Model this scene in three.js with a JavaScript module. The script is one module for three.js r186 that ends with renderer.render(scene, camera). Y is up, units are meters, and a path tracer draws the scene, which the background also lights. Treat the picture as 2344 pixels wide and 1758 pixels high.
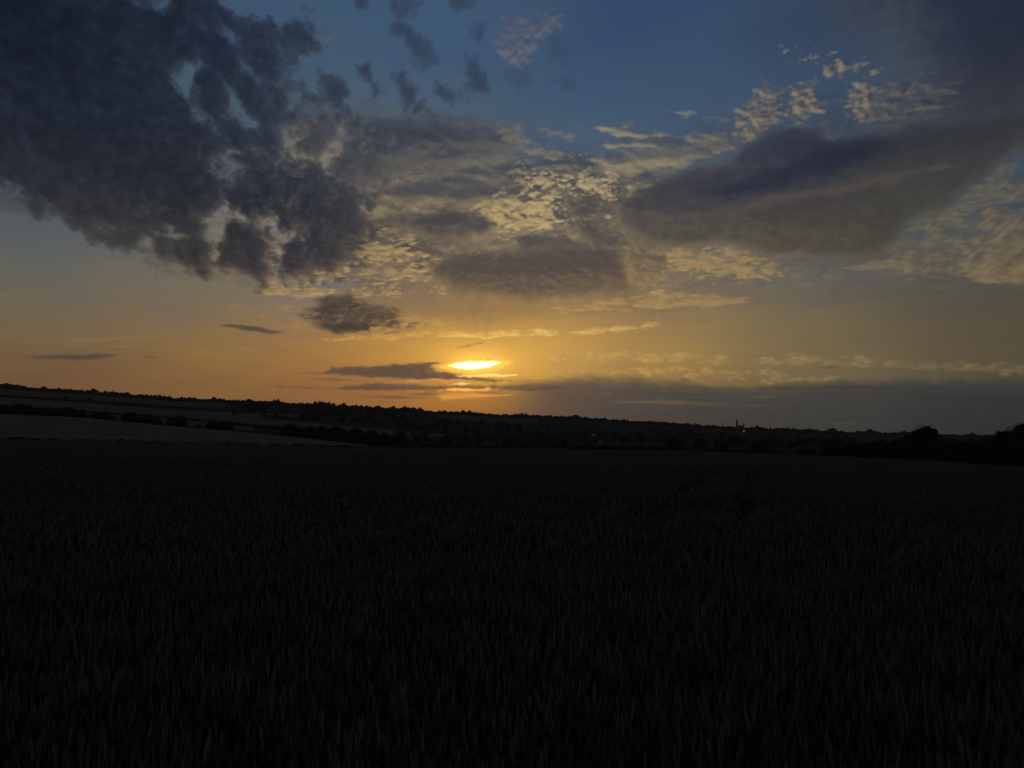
import * as THREE from 'three';
import { mergeGeometries } from 'three/addons/utils/BufferGeometryUtils.js';

// ---------------------------------------------------------------- camera
const scene = new THREE.Scene();
const camera = new THREE.PerspectiveCamera(53.08, 4 / 3, 0.1, 30000);
camera.position.set(0, 0, 0);                       // heights are counted from the eye, 1.7 m above the crop field's soil
camera.rotation.x = THREE.MathUtils.degToRad(4.03);
const renderer = new THREE.WebGLRenderer({ antialias: true });
renderer.toneMapping = THREE.LinearToneMapping;
renderer.toneMappingExposure = 1;
renderer.shadowMap.enabled = true;

// ---------------------------------------------------------------- sky: a sunset sky computed per direction (degrees: azimuth from north-of-view, elevation)
const DEG = Math.PI / 180, clamp = THREE.MathUtils.clamp, mix = THREE.MathUtils.lerp;
const sstep = (a, b, x) => { const t = clamp((x - a) / (b - a), 0, 1); return t * t * (3 - 2 * t); };
const SUN_AZ = -2.68, SUN_EL = 5.5;
function hash(ix, iy, s) { let h = Math.imul(ix, 374761393) ^ Math.imul(iy, 668265263) ^ Math.imul(s, 1274126177); h = Math.imul(h ^ (h >>> 13), 1274126177); return ((h ^ (h >>> 16)) >>> 0) / 4294967296; }
const GX = new Float64Array(256), GY = new Float64Array(256);
for (let i = 0; i < 256; i++) { GX[i] = Math.cos(i / 256 * 2 * Math.PI); GY[i] = Math.sin(i / 256 * 2 * Math.PI); }
function noise(x, y, s) {
  const ix = Math.floor(x), iy = Math.floor(y), fx = x - ix, fy = y - iy;
  const u = fx * fx * fx * (fx * (fx * 6 - 15) + 10), v = fy * fy * fy * (fy * (fy * 6 - 15) + 10);
  const g = (jx, jy, dx, dy) => { const k = hash(jx, jy, s) * 256 | 0; return GX[k] * dx + GY[k] * dy; };
  return 1.5 * mix(mix(g(ix, iy, fx, fy), g(ix + 1, iy, fx - 1, fy), u), mix(g(ix, iy + 1, fx, fy - 1), g(ix + 1, iy + 1, fx - 1, fy - 1), u), v);
}
function fbm(x, y, s, oc, gain = 0.52) { let a = 1, sum = 0, n = 0; for (let i = 0; i < oc; i++) { sum += a * noise(x, y, s + i * 17); n += a; a *= gain; const t = x; x = x * 1.72 - y * 1.05 + 3.1; y = t * 1.05 + y * 1.72 - 1.7; } return sum / n * 1.5; }
function fbmAxis(x, y, s, oc, gain = 0.55) { let a = 1, sum = 0, n = 0; for (let i = 0; i < oc; i++) { sum += a * noise(x, y, s + i * 17); n += a; a *= gain; const t = x; x = x * 1.77 - y * 1.02 + 3.1; y = t * 1.02 + y * 1.77 - 1.7; } return sum / n * 1.5; }
function billow(x, y, s, oc, gain = 0.55) { let a = 1, sum = 0, n = 0; for (let i = 0; i < oc; i++) { sum += a * (Math.abs(noise(x, y, s + i * 13)) * 3 - 0.85); n += a; a *= gain; const t = x; x = x * 1.66 + y * 1.2 + 1.3; y = y * 1.66 - t * 1.2 - 2.9; } return sum / n; }
function cells(x, y, s) {                                         // rounded puffs, one to a grid square
  const ix = Math.floor(x), iy = Math.floor(y); let d = 9;
  for (let j = -1; j < 2; j++) for (let i = -1; i < 2; i++) { const qx = ix + i + hash(ix + i, iy + j, s) - x, qy = iy + j + hash(ix + i, iy + j, s + 3) - y; d = Math.min(d, qx * qx + qy * qy); }
  return 0.9 - 1.9 * Math.sqrt(d);
}
const TEXTURE = [
  (x, y, s, oc) => fbmAxis(x, y, s, oc, 0.63),
  (x, y, s, oc) => 0.6 * fbmAxis(x, y, s, oc, 0.64) + 0.75 * billow(x * 1.5, y * 1.5, s + 40, oc, 0.66),
  (x, y, s, oc) => { const e = fbm(x * 1.9, y * 1.9, s + 60, 3) * 0.35; const w = sstep(-0.25, 0.25, noise(x * 0.3, y * 0.3, s + 31)); return 0.75 * fbmAxis(x * 0.35, y * 0.35, s, 3) + 0.5 * mix(cells(x * 1.1 + e, y * 1.1 + e, s + 80), cells(x * 2.2 + e, y * 2.2 - e, s + 90), w) + 0.55 * fbmAxis(x * 1.7, y * 1.7, s + 40, oc, 0.68); },
  (x, y, s, oc) => { const e = fbm(x * 1.6, y * 1.6, s + 60, 4) * 0.4, h = fbm(x * 1.6, y * 1.6, s + 70, 4) * 0.4; return 0.45 * fbmAxis(x * 0.4, y * 0.4, s, 3) + 0.75 * cells(x * 1.1 + e, y * 1.1 + h, s + 80) + 0.45 * billow(x * 2.4, y * 2.4, s + 40, oc, 0.65); },
];
const AIR = [[9.3,28.66,'#34496a'],[10.89,26.12,'#3a506c'],[10.84,23.03,'#41586f'],[4.28,23.35,'#42596f'],[5.92,21.25,'#465e75'],[-5.77,26.97,'#415874'],[-12.31,26,'#445a70'],[-13.65,28.82,'#3e5570'],[-23.16,21.98,'#4a5c6c'],[-18.48,22.6,'#465766'],[-31.02,24.9,'#33435a'],[-32.96,18.94,'#3f4d5c'],[-32.75,13.72,'#4f5a60'],[-29.28,12.54,'#5d6262'],[-31.67,10.6,'#646560'],[-25.29,10.37,'#6e6a5d'],[-31.59,8.4,'#6d6654'],[-20.52,9.53,'#7a6e58'],[-26.54,7.66,'#7b6a4e'],[-31.53,6.74,'#78664a'],[-31.45,4.52,'#7c5c38'],[-26.49,5.91,'#85683f'],[-32.36,3.79,'#6d5039'],[-27.71,3.54,'#755338'],[-20.98,5.25,'#94703f'],[-19.49,3.16,'#7b573b'],[-23.2,4.27,'#8a6439'],[-15.09,6.06,'#a97b3d'],[-13.83,4.2,'#a8723a'],[-13.19,2.94,'#875b3c'],[-15.19,11.36,'#6a7074'],[-8.88,10.36,'#7d6c56'],[-7.25,9.28,'#8c724e'],[-0.72,10,'#85694f'],[-0.72,9.03,'#9c7a4e'],[-0.72,8.06,'#b88a4c'],[-4.65,8.03,'#ba8b4c'],[-4.66,9.81,'#83694f'],[4.19,8.68,'#9a7b4e'],[-7.24,7.19,'#d09c4a'],[-10.43,6.49,'#c08c40'],[-5.61,6.25,'#f0b445'],[-2.68,6.59,'#ffcb50'],[0.92,6.6,'#f2b852'],[4.18,6.91,'#d3a152'],[4.18,5.29,'#c89b52'],[0.26,5.3,'#fdc34e'],[-8.79,2.66,'#8f5e3b'],[-5.59,3.17,'#c98336'],[-2.35,3.18,'#c98232'],[-2.34,2.11,'#8f5c33'],[-5.58,2.1,'#8a5836'],[0.26,2.37,'#755640'],[-3.64,2.69,'#b07336'],[10.64,8.72,'#91774c'],[10.62,6.49,'#b38e52'],[16.81,7.56,'#89754c'],[16.76,5.08,'#8f774b'],[22.64,8.2,'#75664a'],[25.32,5.97,'#776748'],[12.24,9.93,'#847051'],[19.82,9.57,'#6a5f4c'],[28.03,8.7,'#5d5441'],[32.89,7.74,'#524c3d'],[32.8,5.55,'#5c4f3b'],[29.23,6.62,'#685941'],[31.58,4.24,'#5b5542'],[22.55,4.6,'#6d644b'],[13.85,12.67,'#62696e'],[21.31,11.28,'#5d666b'],[26.81,11.1,'#51575a'],[4.23,16.14,'#556475'],[0.93,18.03,'#56616c'],[-4.05,19.21,'#535d66'],[5.85,12.97,'#66655f'],[13.99,20.19,'#4a5b6c'],[18.66,22.58,'#41546b'],[24.46,22.32,'#3b4c60'],[33.68,15.95,'#425062'],[30.67,12.37,'#4e5456'],[23.21,26.98,'#34445a'],[-7.29,12.94,'#5f666a'],[-12.08,11.51,'#66696a'],[7.38,2.35,'#4d4744'],[16.69,1.65,'#41413f'],[30.28,1.49,'#343637'],[33.31,0.76,'#2c3034'],[-60,3,'#4f4038'],[-60,12,'#4b4d50'],[-60,30,'#3a4859'],[60,3,'#35373a'],[60,12,'#464a4c'],[60,30,'#374557'],[0,45,'#30445f'],[0,70,'#2b3d58'],[0,89,'#293a54'],[-120,60,'#293a52'],[120,60,'#293a52'],[-110,5,'#36343a'],[110,5,'#32343a'],[180,5,'#31323c'],[-180,5,'#31323c'],[180,20,'#353c4b'],[-180,20,'#353c4b'],[110,20,'#36404f'],[-110,20,'#36404f'],[180,50,'#29384f'],[-180,50,'#29384f']];
const UNDERSIDE = [[-26.95,20.03,'#1e2532'],[-32.24,24.62,'#171e2b'],[-32.01,19.12,'#1e2431'],[-22.12,25.61,'#1f2636'],[-19.68,22.45,'#272d3c'],[-18.38,18.34,'#252b37'],[-26.79,15.37,'#242833'],[-30.66,15.92,'#2b2f37'],[-22.72,17,'#20262f'],[-15.28,16.24,'#262b38'],[-12.76,15.19,'#292e3a'],[-19.43,12.92,'#292c37'],[-23.98,12.24,'#3b3736'],[-16.73,12.2,'#2e3039'],[-28.56,13.74,'#403d3d'],[-7.37,21.19,'#464950'],[-11.6,21.83,'#40444e'],[-2.4,21.34,'#4c4c4f'],[-10.59,18.95,'#484a4f'],[-4.05,18.3,'#4e5258'],[-4.03,15.83,'#47454a'],[-8.94,15.69,'#4c4846'],[2.58,14.76,'#4b4a4e'],[-2.37,12.71,'#524b48'],[5.85,12.97,'#50494a'],[2.57,11.43,'#5d5248'],[-2.37,11.27,'#635648'],[-12.04,8.99,'#50463f'],[-12.65,8.18,'#463d3c'],[-8.21,8.46,'#6a5640'],[-14.53,9.22,'#5d5348'],[20.07,19.31,'#2f3442'],[24.38,19.88,'#2a2f3e'],[15.49,17.42,'#35384a'],[10.77,18.04,'#45454c'],[10.74,15.91,'#484646'],[16.96,14.61,'#48453f'],[22.85,15.55,'#42413e'],[28.32,17.09,'#42413f'],[21.35,12.77,'#524a3e'],[15.42,13.81,'#54503f'],[30.86,17.23,'#3f403f'],[26.88,13.38,'#4f4940'],[19.51,20.8,'#3b4150'],[31.04,21.89,'#282d3a'],[33.6,24.77,'#25283a'],[27.34,26.2,'#2a3144'],[25.94,24.95,'#2e384b'],[33.38,19.87,'#2c313b'],[28.42,19.78,'#31353f'],[34.02,18.47,'#3f4042'],[27.21,22.64,'#3d4550'],[-10.75,29.35,'#324056'],[-8.09,27.4,'#34435a'],[-2.75,25.67,'#37445a'],[-8.39,24.61,'#34404e'],[3.63,27.58,'#3a4a60'],[-13.24,24.26,'#2f394a'],[-4.75,24.77,'#3a4a5c'],[-30.02,5.3,'#54463f'],[-19.02,7.72,'#4e4440'],[-9.45,4.91,'#5e4e42'],[-5.6,4.95,'#5f4d40'],[-15.04,3.67,'#755a48'],[-8.8,3.79,'#644f43'],[-3.97,3.99,'#6a5444'],[2.54,3.99,'#605144'],[7.4,3.96,'#5a5048'],[12.14,3.27,'#4d4943'],[7.38,2.35,'#4d4744'],[4.16,1.39,'#4c4844'],[12.12,1.68,'#42413f'],[18.22,3.64,'#484640'],[22.52,3.54,'#434441'],[22.47,1.89,'#3c3d3b'],[27.85,3.25,'#3d3e3d'],[32.71,3.09,'#36393a'],[30.27,1.2,'#313437'],[33.3,0.49,'#2a2e33'],[19.61,0.7,'#3a3c3c'],[30.73,14.01,'#4a4a47'],[33.06,12.06,'#454643'],[28.09,10.41,'#534f45'],[16.88,10.66,'#66594a'],[7.46,10.08,'#856c4d'],[-2.68,6.85,'#8d6a35'],[-0.07,2.53,'#855d3e'],[0.59,1.56,'#725440'],[1.56,2.37,'#6a5244'],[2.21,0.58,'#5c4d44'],[-0.72,3.67,'#7d5c40'],[-60,15,'#23262e'],[-60,40,'#1b2230'],[60,15,'#2c2f34'],[60,40,'#232836'],[0,50,'#242b39'],[0,80,'#222a38'],[-120,30,'#21262f'],[120,30,'#22272f'],[180,20,'#23272f'],[-180,20,'#23272f'],[180,60,'#20262f'],[-180,60,'#20262f']];
const SUNLIT = [[-1.42,28.44,'#6b6a74'],[1.62,29.24,'#67676f'],[-13.94,27.6,'#5d5f66'],[-26.15,27.69,'#6d665b'],[-23.49,23.54,'#556774'],[-19.67,22.18,'#58656f'],[-21.57,26.74,'#4f5c6a'],[-27.43,25.68,'#3b4555'],[-29.54,19.58,'#2e3848'],[-29.32,13.65,'#54504c'],[-15.37,20.66,'#8a8372'],[-15.66,19.76,'#9a8f76'],[-24.31,13.95,'#66727a'],[-20.67,15.48,'#8b8a7a'],[-17.4,15.18,'#a59a78'],[-14.94,14.45,'#b0a077'],[-21.76,13.32,'#7d7d74'],[-17.02,11.57,'#b3945f'],[-15.17,10.59,'#b79a66'],[-10.51,12.83,'#c2a56e'],[-8.89,11.63,'#bfa068'],[-0.73,22.24,'#7d786d'],[1.6,21.05,'#8d8571'],[3.27,22.06,'#8b8678'],[8.56,22.16,'#938a76'],[9.18,19.62,'#9f9476'],[10.81,20.72,'#7f7a6c'],[0.93,19.86,'#a2946f'],[-2.39,17.71,'#8f8163'],[2.59,17.4,'#c6ad7b'],[-0.73,16.03,'#c2a871'],[4.25,18.6,'#b7a47b'],[-8.95,16.61,'#938468'],[-8.93,14.76,'#c9ab70'],[-3.04,14.44,'#ccae72'],[7.49,13.56,'#b39a66'],[9.13,15.37,'#a08b67'],[21.67,24.09,'#8f846b'],[18.97,22.82,'#8b8169'],[24.76,22.8,'#94866a'],[23.98,24.52,'#938871'],[17.12,21.63,'#857c66'],[13.09,22.95,'#8b8470'],[23.57,20.82,'#8a8069'],[27.2,22.38,'#5c5e5c'],[14.46,12.33,'#b99c66'],[17.51,12.15,'#b59a66'],[9.07,10.35,'#c9a465'],[15.34,9.8,'#b8945c'],[21.32,11.73,'#8b8068'],[32.76,16.37,'#6f6f6a'],[30.76,14.82,'#77705c'],[31.99,15.17,'#7b735d'],[30.69,12.92,'#84785b'],[33.48,10.93,'#8f7c57'],[32.97,9.77,'#a5895a'],[28.63,11.35,'#7d7360'],[21.46,16.86,'#5c4e4a'],[27.02,17.29,'#574f4a'],[-2.36,7.83,'#f3be60'],[1.57,7.83,'#f8cc76'],[9.04,8.12,'#dcb066'],[-12.01,7.22,'#e0a550'],[-7.25,8.32,'#d9a050'],[-16.62,6.95,'#b98a4a'],[-23.83,6.93,'#94774c'],[-29.08,6.63,'#86704a'],[-32.74,7.48,'#7d6e52'],[-20.43,6.19,'#a98046'],[7.42,5.9,'#d9ab58'],[13.73,5.94,'#b8934f'],[21.16,5.49,'#a08654'],[27.9,4.83,'#84734f'],[32.76,4.32,'#7d6c4b'],[10.59,4.89,'#d3a755'],[16.75,4.2,'#b19154'],[21.97,4.13,'#8f7e55'],[13.68,2.56,'#8a6a48'],[16.41,2.34,'#977350'],[17.91,2.91,'#796048'],[27.82,2.21,'#4e4b46'],[5.14,3.33,'#665b4e'],[-2.68,7.24,'#ffd65a'],[-5.6,4.63,'#a67a4a'],[-5.6,3.98,'#d28f42'],[-3.65,3.99,'#ffb84c'],[-13.54,5.15,'#8b7058'],[-60,20,'#3b424c'],[60,20,'#474a50'],[0,50,'#4b5460'],[-120,30,'#363f4c'],[120,30,'#363f4c'],[180,30,'#343d4a'],[-180,30,'#343d4a']];
const CLOUDS = [
  {add:[[-12.88,21.73,-5.74,23.3,0.94,22.53,7.57,22.06,14.04,22.78,18.68,23.41,27.23,23.16,35.66,19.63,35.19,8.6,25.44,10.07,16.88,10.66,7.46,10.08,-5.64,10.43,-13.32,10.83,-15.23,13.82,-14.07,18.12]],sub:[],t:1,e:0.5,s:2.4,a:1.5,f:0.17,k:2.6,rot:5,cap:1.0,o:0.7,L:0.0,R:0.6,oc:6,m:0.2},
  {add:[[-9,21.11,0.93,21.35,10.81,21.01,20.09,20.16,28.39,18.98,35.52,16.38,35.23,9.65,22.72,10.87,7.47,11.67,-5.65,12.34,-11.46,12.79,-11.54,18.3]],sub:[],t:2,e:0.4,s:1.4,a:1.2,f:0.4,k:2.6,rot:4,cap:0.08,o:0.5,L:0.42,R:0.5,oc:5,m:0.15},
  {add:[[20.4,30.95,38.45,31.32,45.45,20.38,45.15,14.74,34.28,17.13,27.06,18.65,25.24,20.57,26.66,22.48,25.67,25,22.63,27.08]],sub:[],s:3.6,a:1.2,f:0.2,k:1.8,rot:8,cap:5,o:0.9,L:-0.05,E:0.1,R:0.2,oc:5},
  {add:[[-11.24,19.51,-3.06,20.13,2.6,20.89,8.21,20.56,12.69,18.22,10.73,15.3,9.43,13.81,7.48,12.93,4.22,14.27,-2.38,14.29,-5.33,12.35,-5.64,11.07,-10.17,11.11,-15.19,11.36,-18.21,11.19,-17.04,12.48,-15.26,15.04,-17.16,17.87,-17.23,21.33,-13.52,22.54,-12.22,20.91]],sub:[],s:1.5,a:1.0,f:0.3,k:2.4,cap:1.0,o:0.7,L:0.1,R:0.9,oc:6},
  {add:[[-17.25,22.18,-13.21,22.85,-12.21,20.33,-14.09,19.01,-16.56,18.51,-17.51,19.87]],sub:[],t:1,s:1.3,a:0.8,f:0.35,k:1.6,cap:0.7,o:0.75,L:0.65,E:0.05,R:0.25,oc:5},
  {add:[[-5.7,19.17,-0.73,19.25,4.25,19.81,8.2,19.07,10.75,16.83,10.08,14.71,5.21,14.87,0.26,15.25,-3.05,16.78,-7,16.99]],sub:[],t:1,s:1.2,a:0.9,f:0.4,k:2.2,cap:0.6,o:0.75,L:0.05,E:0.1,R:0.5,oc:5},
  {add:[[-0.73,18.34,2.59,19.24,8.19,18.77,10.75,16.83,8.81,15.85,5.22,16.43,4.23,15.83,0.26,15.56,-2.39,16.48]],sub:[],t:2,e:0.38,s:0.35,a:0.75,f:0.95,k:1.7,cap:-0.02,o:0.95,L:0.88,E:-0.1,R:0.6,oc:4},
  {add:[[-1.72,16.18,0.27,16.34,3.9,15.99,2.25,15.49,-0.73,15.5]],sub:[],t:0,s:0.4,a:0.4,f:0.8,k:3,cap:0.2,o:0.8,L:0.85,R:0.5,oc:5},
  {add:[[-9.62,19,-5.71,19.62,-0.73,19.71,0.93,19.25,-4.05,18.91]],sub:[],t:2,e:0.38,s:0.28,a:0.5,f:0.9,k:2.4,cap:-0.22,o:0.7,L:0.75,R:0.33,oc:4},
  {add:[[-11.21,17.41,-7.99,18.02,-3.71,17.54,0.27,17.27,-3.71,16.77,-8.95,16.46,-10.87,15.91]],sub:[],t:0,s:0.8,a:0.7,f:0.35,k:3,cap:0.2,o:0.6,L:0.55,R:0.6,oc:6},
  {add:[[-12.12,14.46,-9.08,13.98,-7.78,13.24,-5.33,12.35,-5.65,11.33,-9.53,11.29,-13.33,11.7,-17.01,11.11,-18.81,11.52,-15.21,12.6,-13.36,13.01]],sub:[],t:2,e:0.38,s:0.35,a:0.7,f:1.0,k:2.6,cap:-0.02,o:0.9,L:0.62,R:0.44,oc:4},
  {add:[[-9.57,14.42,-6.98,14.83,-3.7,14.75,-0.4,14.3,-3.04,13.81,-5.66,12.98,-7.94,13.39]],sub:[],t:2,e:0.38,s:0.32,a:0.55,f:0.9,k:2.6,cap:-0.22,o:0.85,L:0.65,R:0.44,oc:4},
  {add:[[-19.08,10.62,-17.21,10.85,-15.18,10.99,-12.44,10.71,-10.48,10.56,-13.31,10.27,-16.11,10.02,-17.89,10.23]],sub:[],s:0.4,a:0.5,f:0.6,k:4,cap:0.25,o:0.85,L:0.75,R:0.7,oc:6},
  {add:[[-22.68,15.57,-19.52,16.33,-16.5,15.85,-13.4,15.46,-13.03,12.4,-17.01,11.26,-20.57,11.63,-22.02,12.12,-24.56,13.06,-25.44,14.97]],sub:[],t:2,e:0.38,s:0.42,a:0.6,f:0.8,k:2.6,cap:-0.02,o:0.8,L:0.7,R:0.33,oc:4},
  {add:[[7.16,13.57,8.81,16,12.64,15.51,12.91,12.72,10.67,10.94,8.11,11.01]],sub:[],t:2,e:0.38,s:0.42,a:0.8,f:0.75,k:1.9,cap:0.13,o:0.8,L:0.3,E:0.1,R:0.44,oc:4},
  {add:[[11.97,12.67,14.36,13.44,15.93,13.47,17.52,12.7,19.88,12.1,18.3,11.24,14.87,10.91,10.68,11.25]],sub:[],t:2,e:0.38,s:0.32,a:0.65,f:0.6,k:2.8,cap:0.03,o:0.9,L:0.62,R:0.44,oc:5},
  {add:[[2.89,9.66,8.75,10.36,12.57,10.71,17.47,10.01,16.85,9.42,12.55,9.48,7.45,9.44,4.2,9.36]],sub:[],s:0.45,a:0.55,f:0.5,k:4,cap:0.2,o:0.75,L:0.65,R:0.6,oc:6},
  {add:[[12.05,9.94,14.42,10.03,17.46,9.7,15.03,9.51,11.61,9.64]],sub:[],s:0.3,a:0.25,f:0.5,k:5,cap:0.3,o:0.75,L:0.75,oc:5},
  {add:[[22.74,11.7,25.5,11.75,28.13,11.54,27.08,11.25,24.4,11.32],[31.84,11.13,34.04,11.18,35.27,10.71,35.22,9.39,32.96,9.59,30.59,10.11]],sub:[],s:0.5,a:0.45,f:0.4,k:4,cap:0.25,o:0.7,L:0.75,oc:6},
  {add:[[16.19,21.15,17,23.05,18.61,24.24,20.07,23.67,19.85,22.43,19.83,21.54,17.7,20.43],[20.23,21.97,20.54,23.63,22.02,24.04,22.5,23.02,22.75,21.82,21.3,21.36],[22.69,24.25,23.71,25.04,25.7,24.51,24.91,23.84,23.78,23.76],[24.07,22.38,24.79,23.65,26.03,23.8,25.98,22.41,25.82,21.48,25.11,20.81,24.21,21.49],[20.11,26.26,21.24,26.22,21.32,25.95,20.37,26.01],[21.3,25.32,22.82,25.65,23.38,25.35,22.48,24.95]],sub:[],t:1,s:0.7,a:0.75,f:0.62,k:1.5,cap:0.5,o:0.88,L:0.42,E:0.05,R:1.0,oc:5},
  {add:[[25.46,23.21,28.55,23.17,31.05,22.14,29.99,20.55,26.86,20.45,25.38,20.82]],sub:[],t:1,s:1.2,a:0.8,f:0.5,k:2,cap:0.6,o:0.7,L:0.25,E:0.1,R:0.8,oc:5},
  {add:[[12.13,23.08,13.63,23.16,13.94,22.79,12.7,22.64],[14.19,22.48,15.91,22.6,16.27,22.11],[12.11,21.5,15.88,21.47,16.47,20.26,15.23,20.03]],sub:[],s:0.5,a:0.4,f:0.7,k:2.5,cap:0.2,o:0.7,L:0.6,R:0.8,oc:5},
  {add:[[5.93,22.42,9.15,22.56,8.88,21.94,11.6,21.94,13.38,21.4,9.49,21.38,7.57,21.83],[6.58,21.23,9.49,21.26,12.1,20.92,9.52,20.67,7.36,20.96]],sub:[],s:0.4,a:0.4,f:0.6,k:2.8,cap:0.25,o:0.85,L:0.6,R:0.8,oc:6},
  {add:[[5.91,20.21,9.48,20.5,13.36,20.59,15.23,20.03,12.71,19.26,10.05,19.22,8.88,18.8,7.12,19.18]],sub:[],s:0.8,a:0.6,f:0.4,k:2.2,cap:0.8,o:0.85,L:0.6,R:0.6,oc:6},
  {add:[[8.22,21.45,12.74,21.22,16.48,20.55,14.6,19.71,9.84,20.33]],sub:[],s:1.2,a:0.6,f:0.4,k:2,cap:0.6,o:0.6,L:0.15,R:0.5,oc:5},
  {add:[[33,16.46,34.22,15.59,37.59,14.47,37.36,9.14,30.61,10.72,26.56,11.7,27.13,12.78,28.47,14.03,31.04,15.59]],sub:[],t:2,e:0.38,s:0.6,a:0.8,f:0.42,k:2.6,rot:12,cap:0.3,o:0.85,L:0.34,E:0.1,R:0.9,oc:5},
  {add:[[-12.9,23.16,-6.57,23.7,-3.71,23.22,-1.04,22.88,0.53,22.53,1.5,21.5,3.6,20.66,1.73,20.33,-1.27,19.85,-4.28,19.21,-8.42,18.34,-10.9,17.73,-12.21,19.98,-13.19,21.71]],sub:[],t:1,e:0.9,s:1.4,a:0.85,f:0.3,k:1.8,cap:2,o:0.93,L:-0.05,E:0.3,R:0.35,oc:5,m:0.14},
  {add:[[-1.4,22.79,0.53,22.68,1.34,21.79,4.76,20.51,3.29,20.13,1.13,20.82,-0.67,21.5],[2.1,22.43,3.44,22.26,4.8,21.82,3.43,21.73]],sub:[],t:1,s:0.9,a:0.6,f:0.5,k:2.6,cap:0.3,o:0.6,L:0.6,R:0.4,oc:6},
  {add:[[-9.62,18.4,-4.05,18.97,1.6,18.49,0.27,17.82,-5.69,17.28,-10.25,17.61]],sub:[],s:1,a:0.6,f:0.4,k:3,cap:0.8,o:0.65,L:0.0,oc:5},
  {add:[[-7.64,16.2,-6.67,16.76,-4.37,17.07,-2.95,16.6,-1.79,16.73,-1.16,15.93,-1.46,14.83,-3.66,14.4,-6.16,14.35,-7.53,15.06,-9.9,15.4,-11.03,16.02]],sub:[],t:1,s:0.8,a:0.45,f:0.7,k:1.5,cap:1.5,o:0.93,L:-0.06,E:0.25,R:0.2,oc:5,m:0.14},
  {add:[[-0.23,14.78,1.13,15.31,2.91,15.16,4.88,14.72,6.85,14.83,7.49,13.87,3.56,13.65,0.59,13.73]],sub:[],t:1,s:0.6,a:0.5,f:0.6,k:1.7,cap:1,o:0.85,L:-0.08,E:0.3,R:0.3,oc:5},
  {add:[[-6.47,12.8,-4.68,13.94,-2.81,14.13,-1.85,14.04,1.12,14.3,3.5,14.53,7.08,14.82,8.31,14.47,8.62,13.05,9.09,11.9,9.71,10.71,5.18,9.8,-1.25,9.9,-4.3,10.45,-6.14,11.54]],sub:[],t:1,e:0.9,s:1.1,a:0.6,f:0.42,k:1.7,cap:2,o:0.95,L:-0.06,E:0.18,R:0.25,oc:5,m:0.12},
  {add:[[8.13,12.91,9.43,14.12,11.97,13.07,10.68,11.25,8.75,11]],sub:[],t:1,s:0.8,a:0.5,f:0.5,k:2,cap:0.7,o:0.6,L:0.1,R:0.6,oc:4},
  {add:[[3.91,17.08,6.88,17.91,9.79,16.88,10.72,14.06,8.14,13.54,5.21,14.72]],sub:[],t:3,s:0.7,a:0.8,f:0.5,k:1.5,cap:0.4,o:0.85,L:-0.02,E:0.2,R:0.3,oc:4},
  {add:[[12.58,11.49,19.85,10.63,25.46,10.65,35.21,9.26,35.1,6.48,25.39,8.32,16.84,8.96]],sub:[],t:0,s:2.4,a:0.7,f:0.18,k:4,cap:1.5,o:0.45,L:0,E:0.1,oc:6},
  {add:[[37.82,19.36,34.4,19.83,29.03,20.2,26.15,20.29,23.16,20.35,22.67,21,20.04,21.46,18.54,21.25,17.09,20.49,15.84,19.39,12.71,19.26,9.49,18.26,7.52,16.97,8.16,15.41,10.71,13.75,15.51,13.62,17.68,12.96,21.9,12.16,25.39,11.84,27.13,12.93,27.96,14.1,29.41,14.57,31.23,15.56,33.01,16.64,33.74,17.29,37.72,17.19]],sub:[],t:1,e:1.3,s:1.0,a:0.55,f:0.3,k:1.9,rot:12,cap:3,o:0.97,L:-0.05,E:0.22,R:0.2,oc:5,m:0.07},
  {add:[[13.88,17.72,17.81,18.45,22.11,19.63,26.15,20.16,27.35,19.29,27.56,18.57,25.1,18.03,20.98,17.4,15.57,16.64]],sub:[],s:1.5,a:0.7,f:0.25,k:2.5,rot:12,cap:2,o:0.85,L:-0.1,col:'#282d3e',oc:5},
  {add:[[12.65,16.14,17.77,16.76,22.04,17.17,26.06,17.48,28.94,17.7,30.61,17.27,27.98,16.95,26.81,16.71,20.95,16.39,16.1,15.49]],sub:[],s:1.6,a:0.5,f:0.3,k:3,rot:12,cap:1.2,o:0.7,L:0,col:'#5f544c',oc:6},
  {add:[[26.92,29.23,38.45,31.32,45.33,18.25,37.72,17.19,30.92,18.81,27.9,19.87,30.29,21.79,29.85,23.41,27.61,26.15]],sub:[],s:3,a:1.0,f:0.2,k:1.8,rot:8,cap:5,o:0.6,L:-0.1,oc:5},
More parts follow.
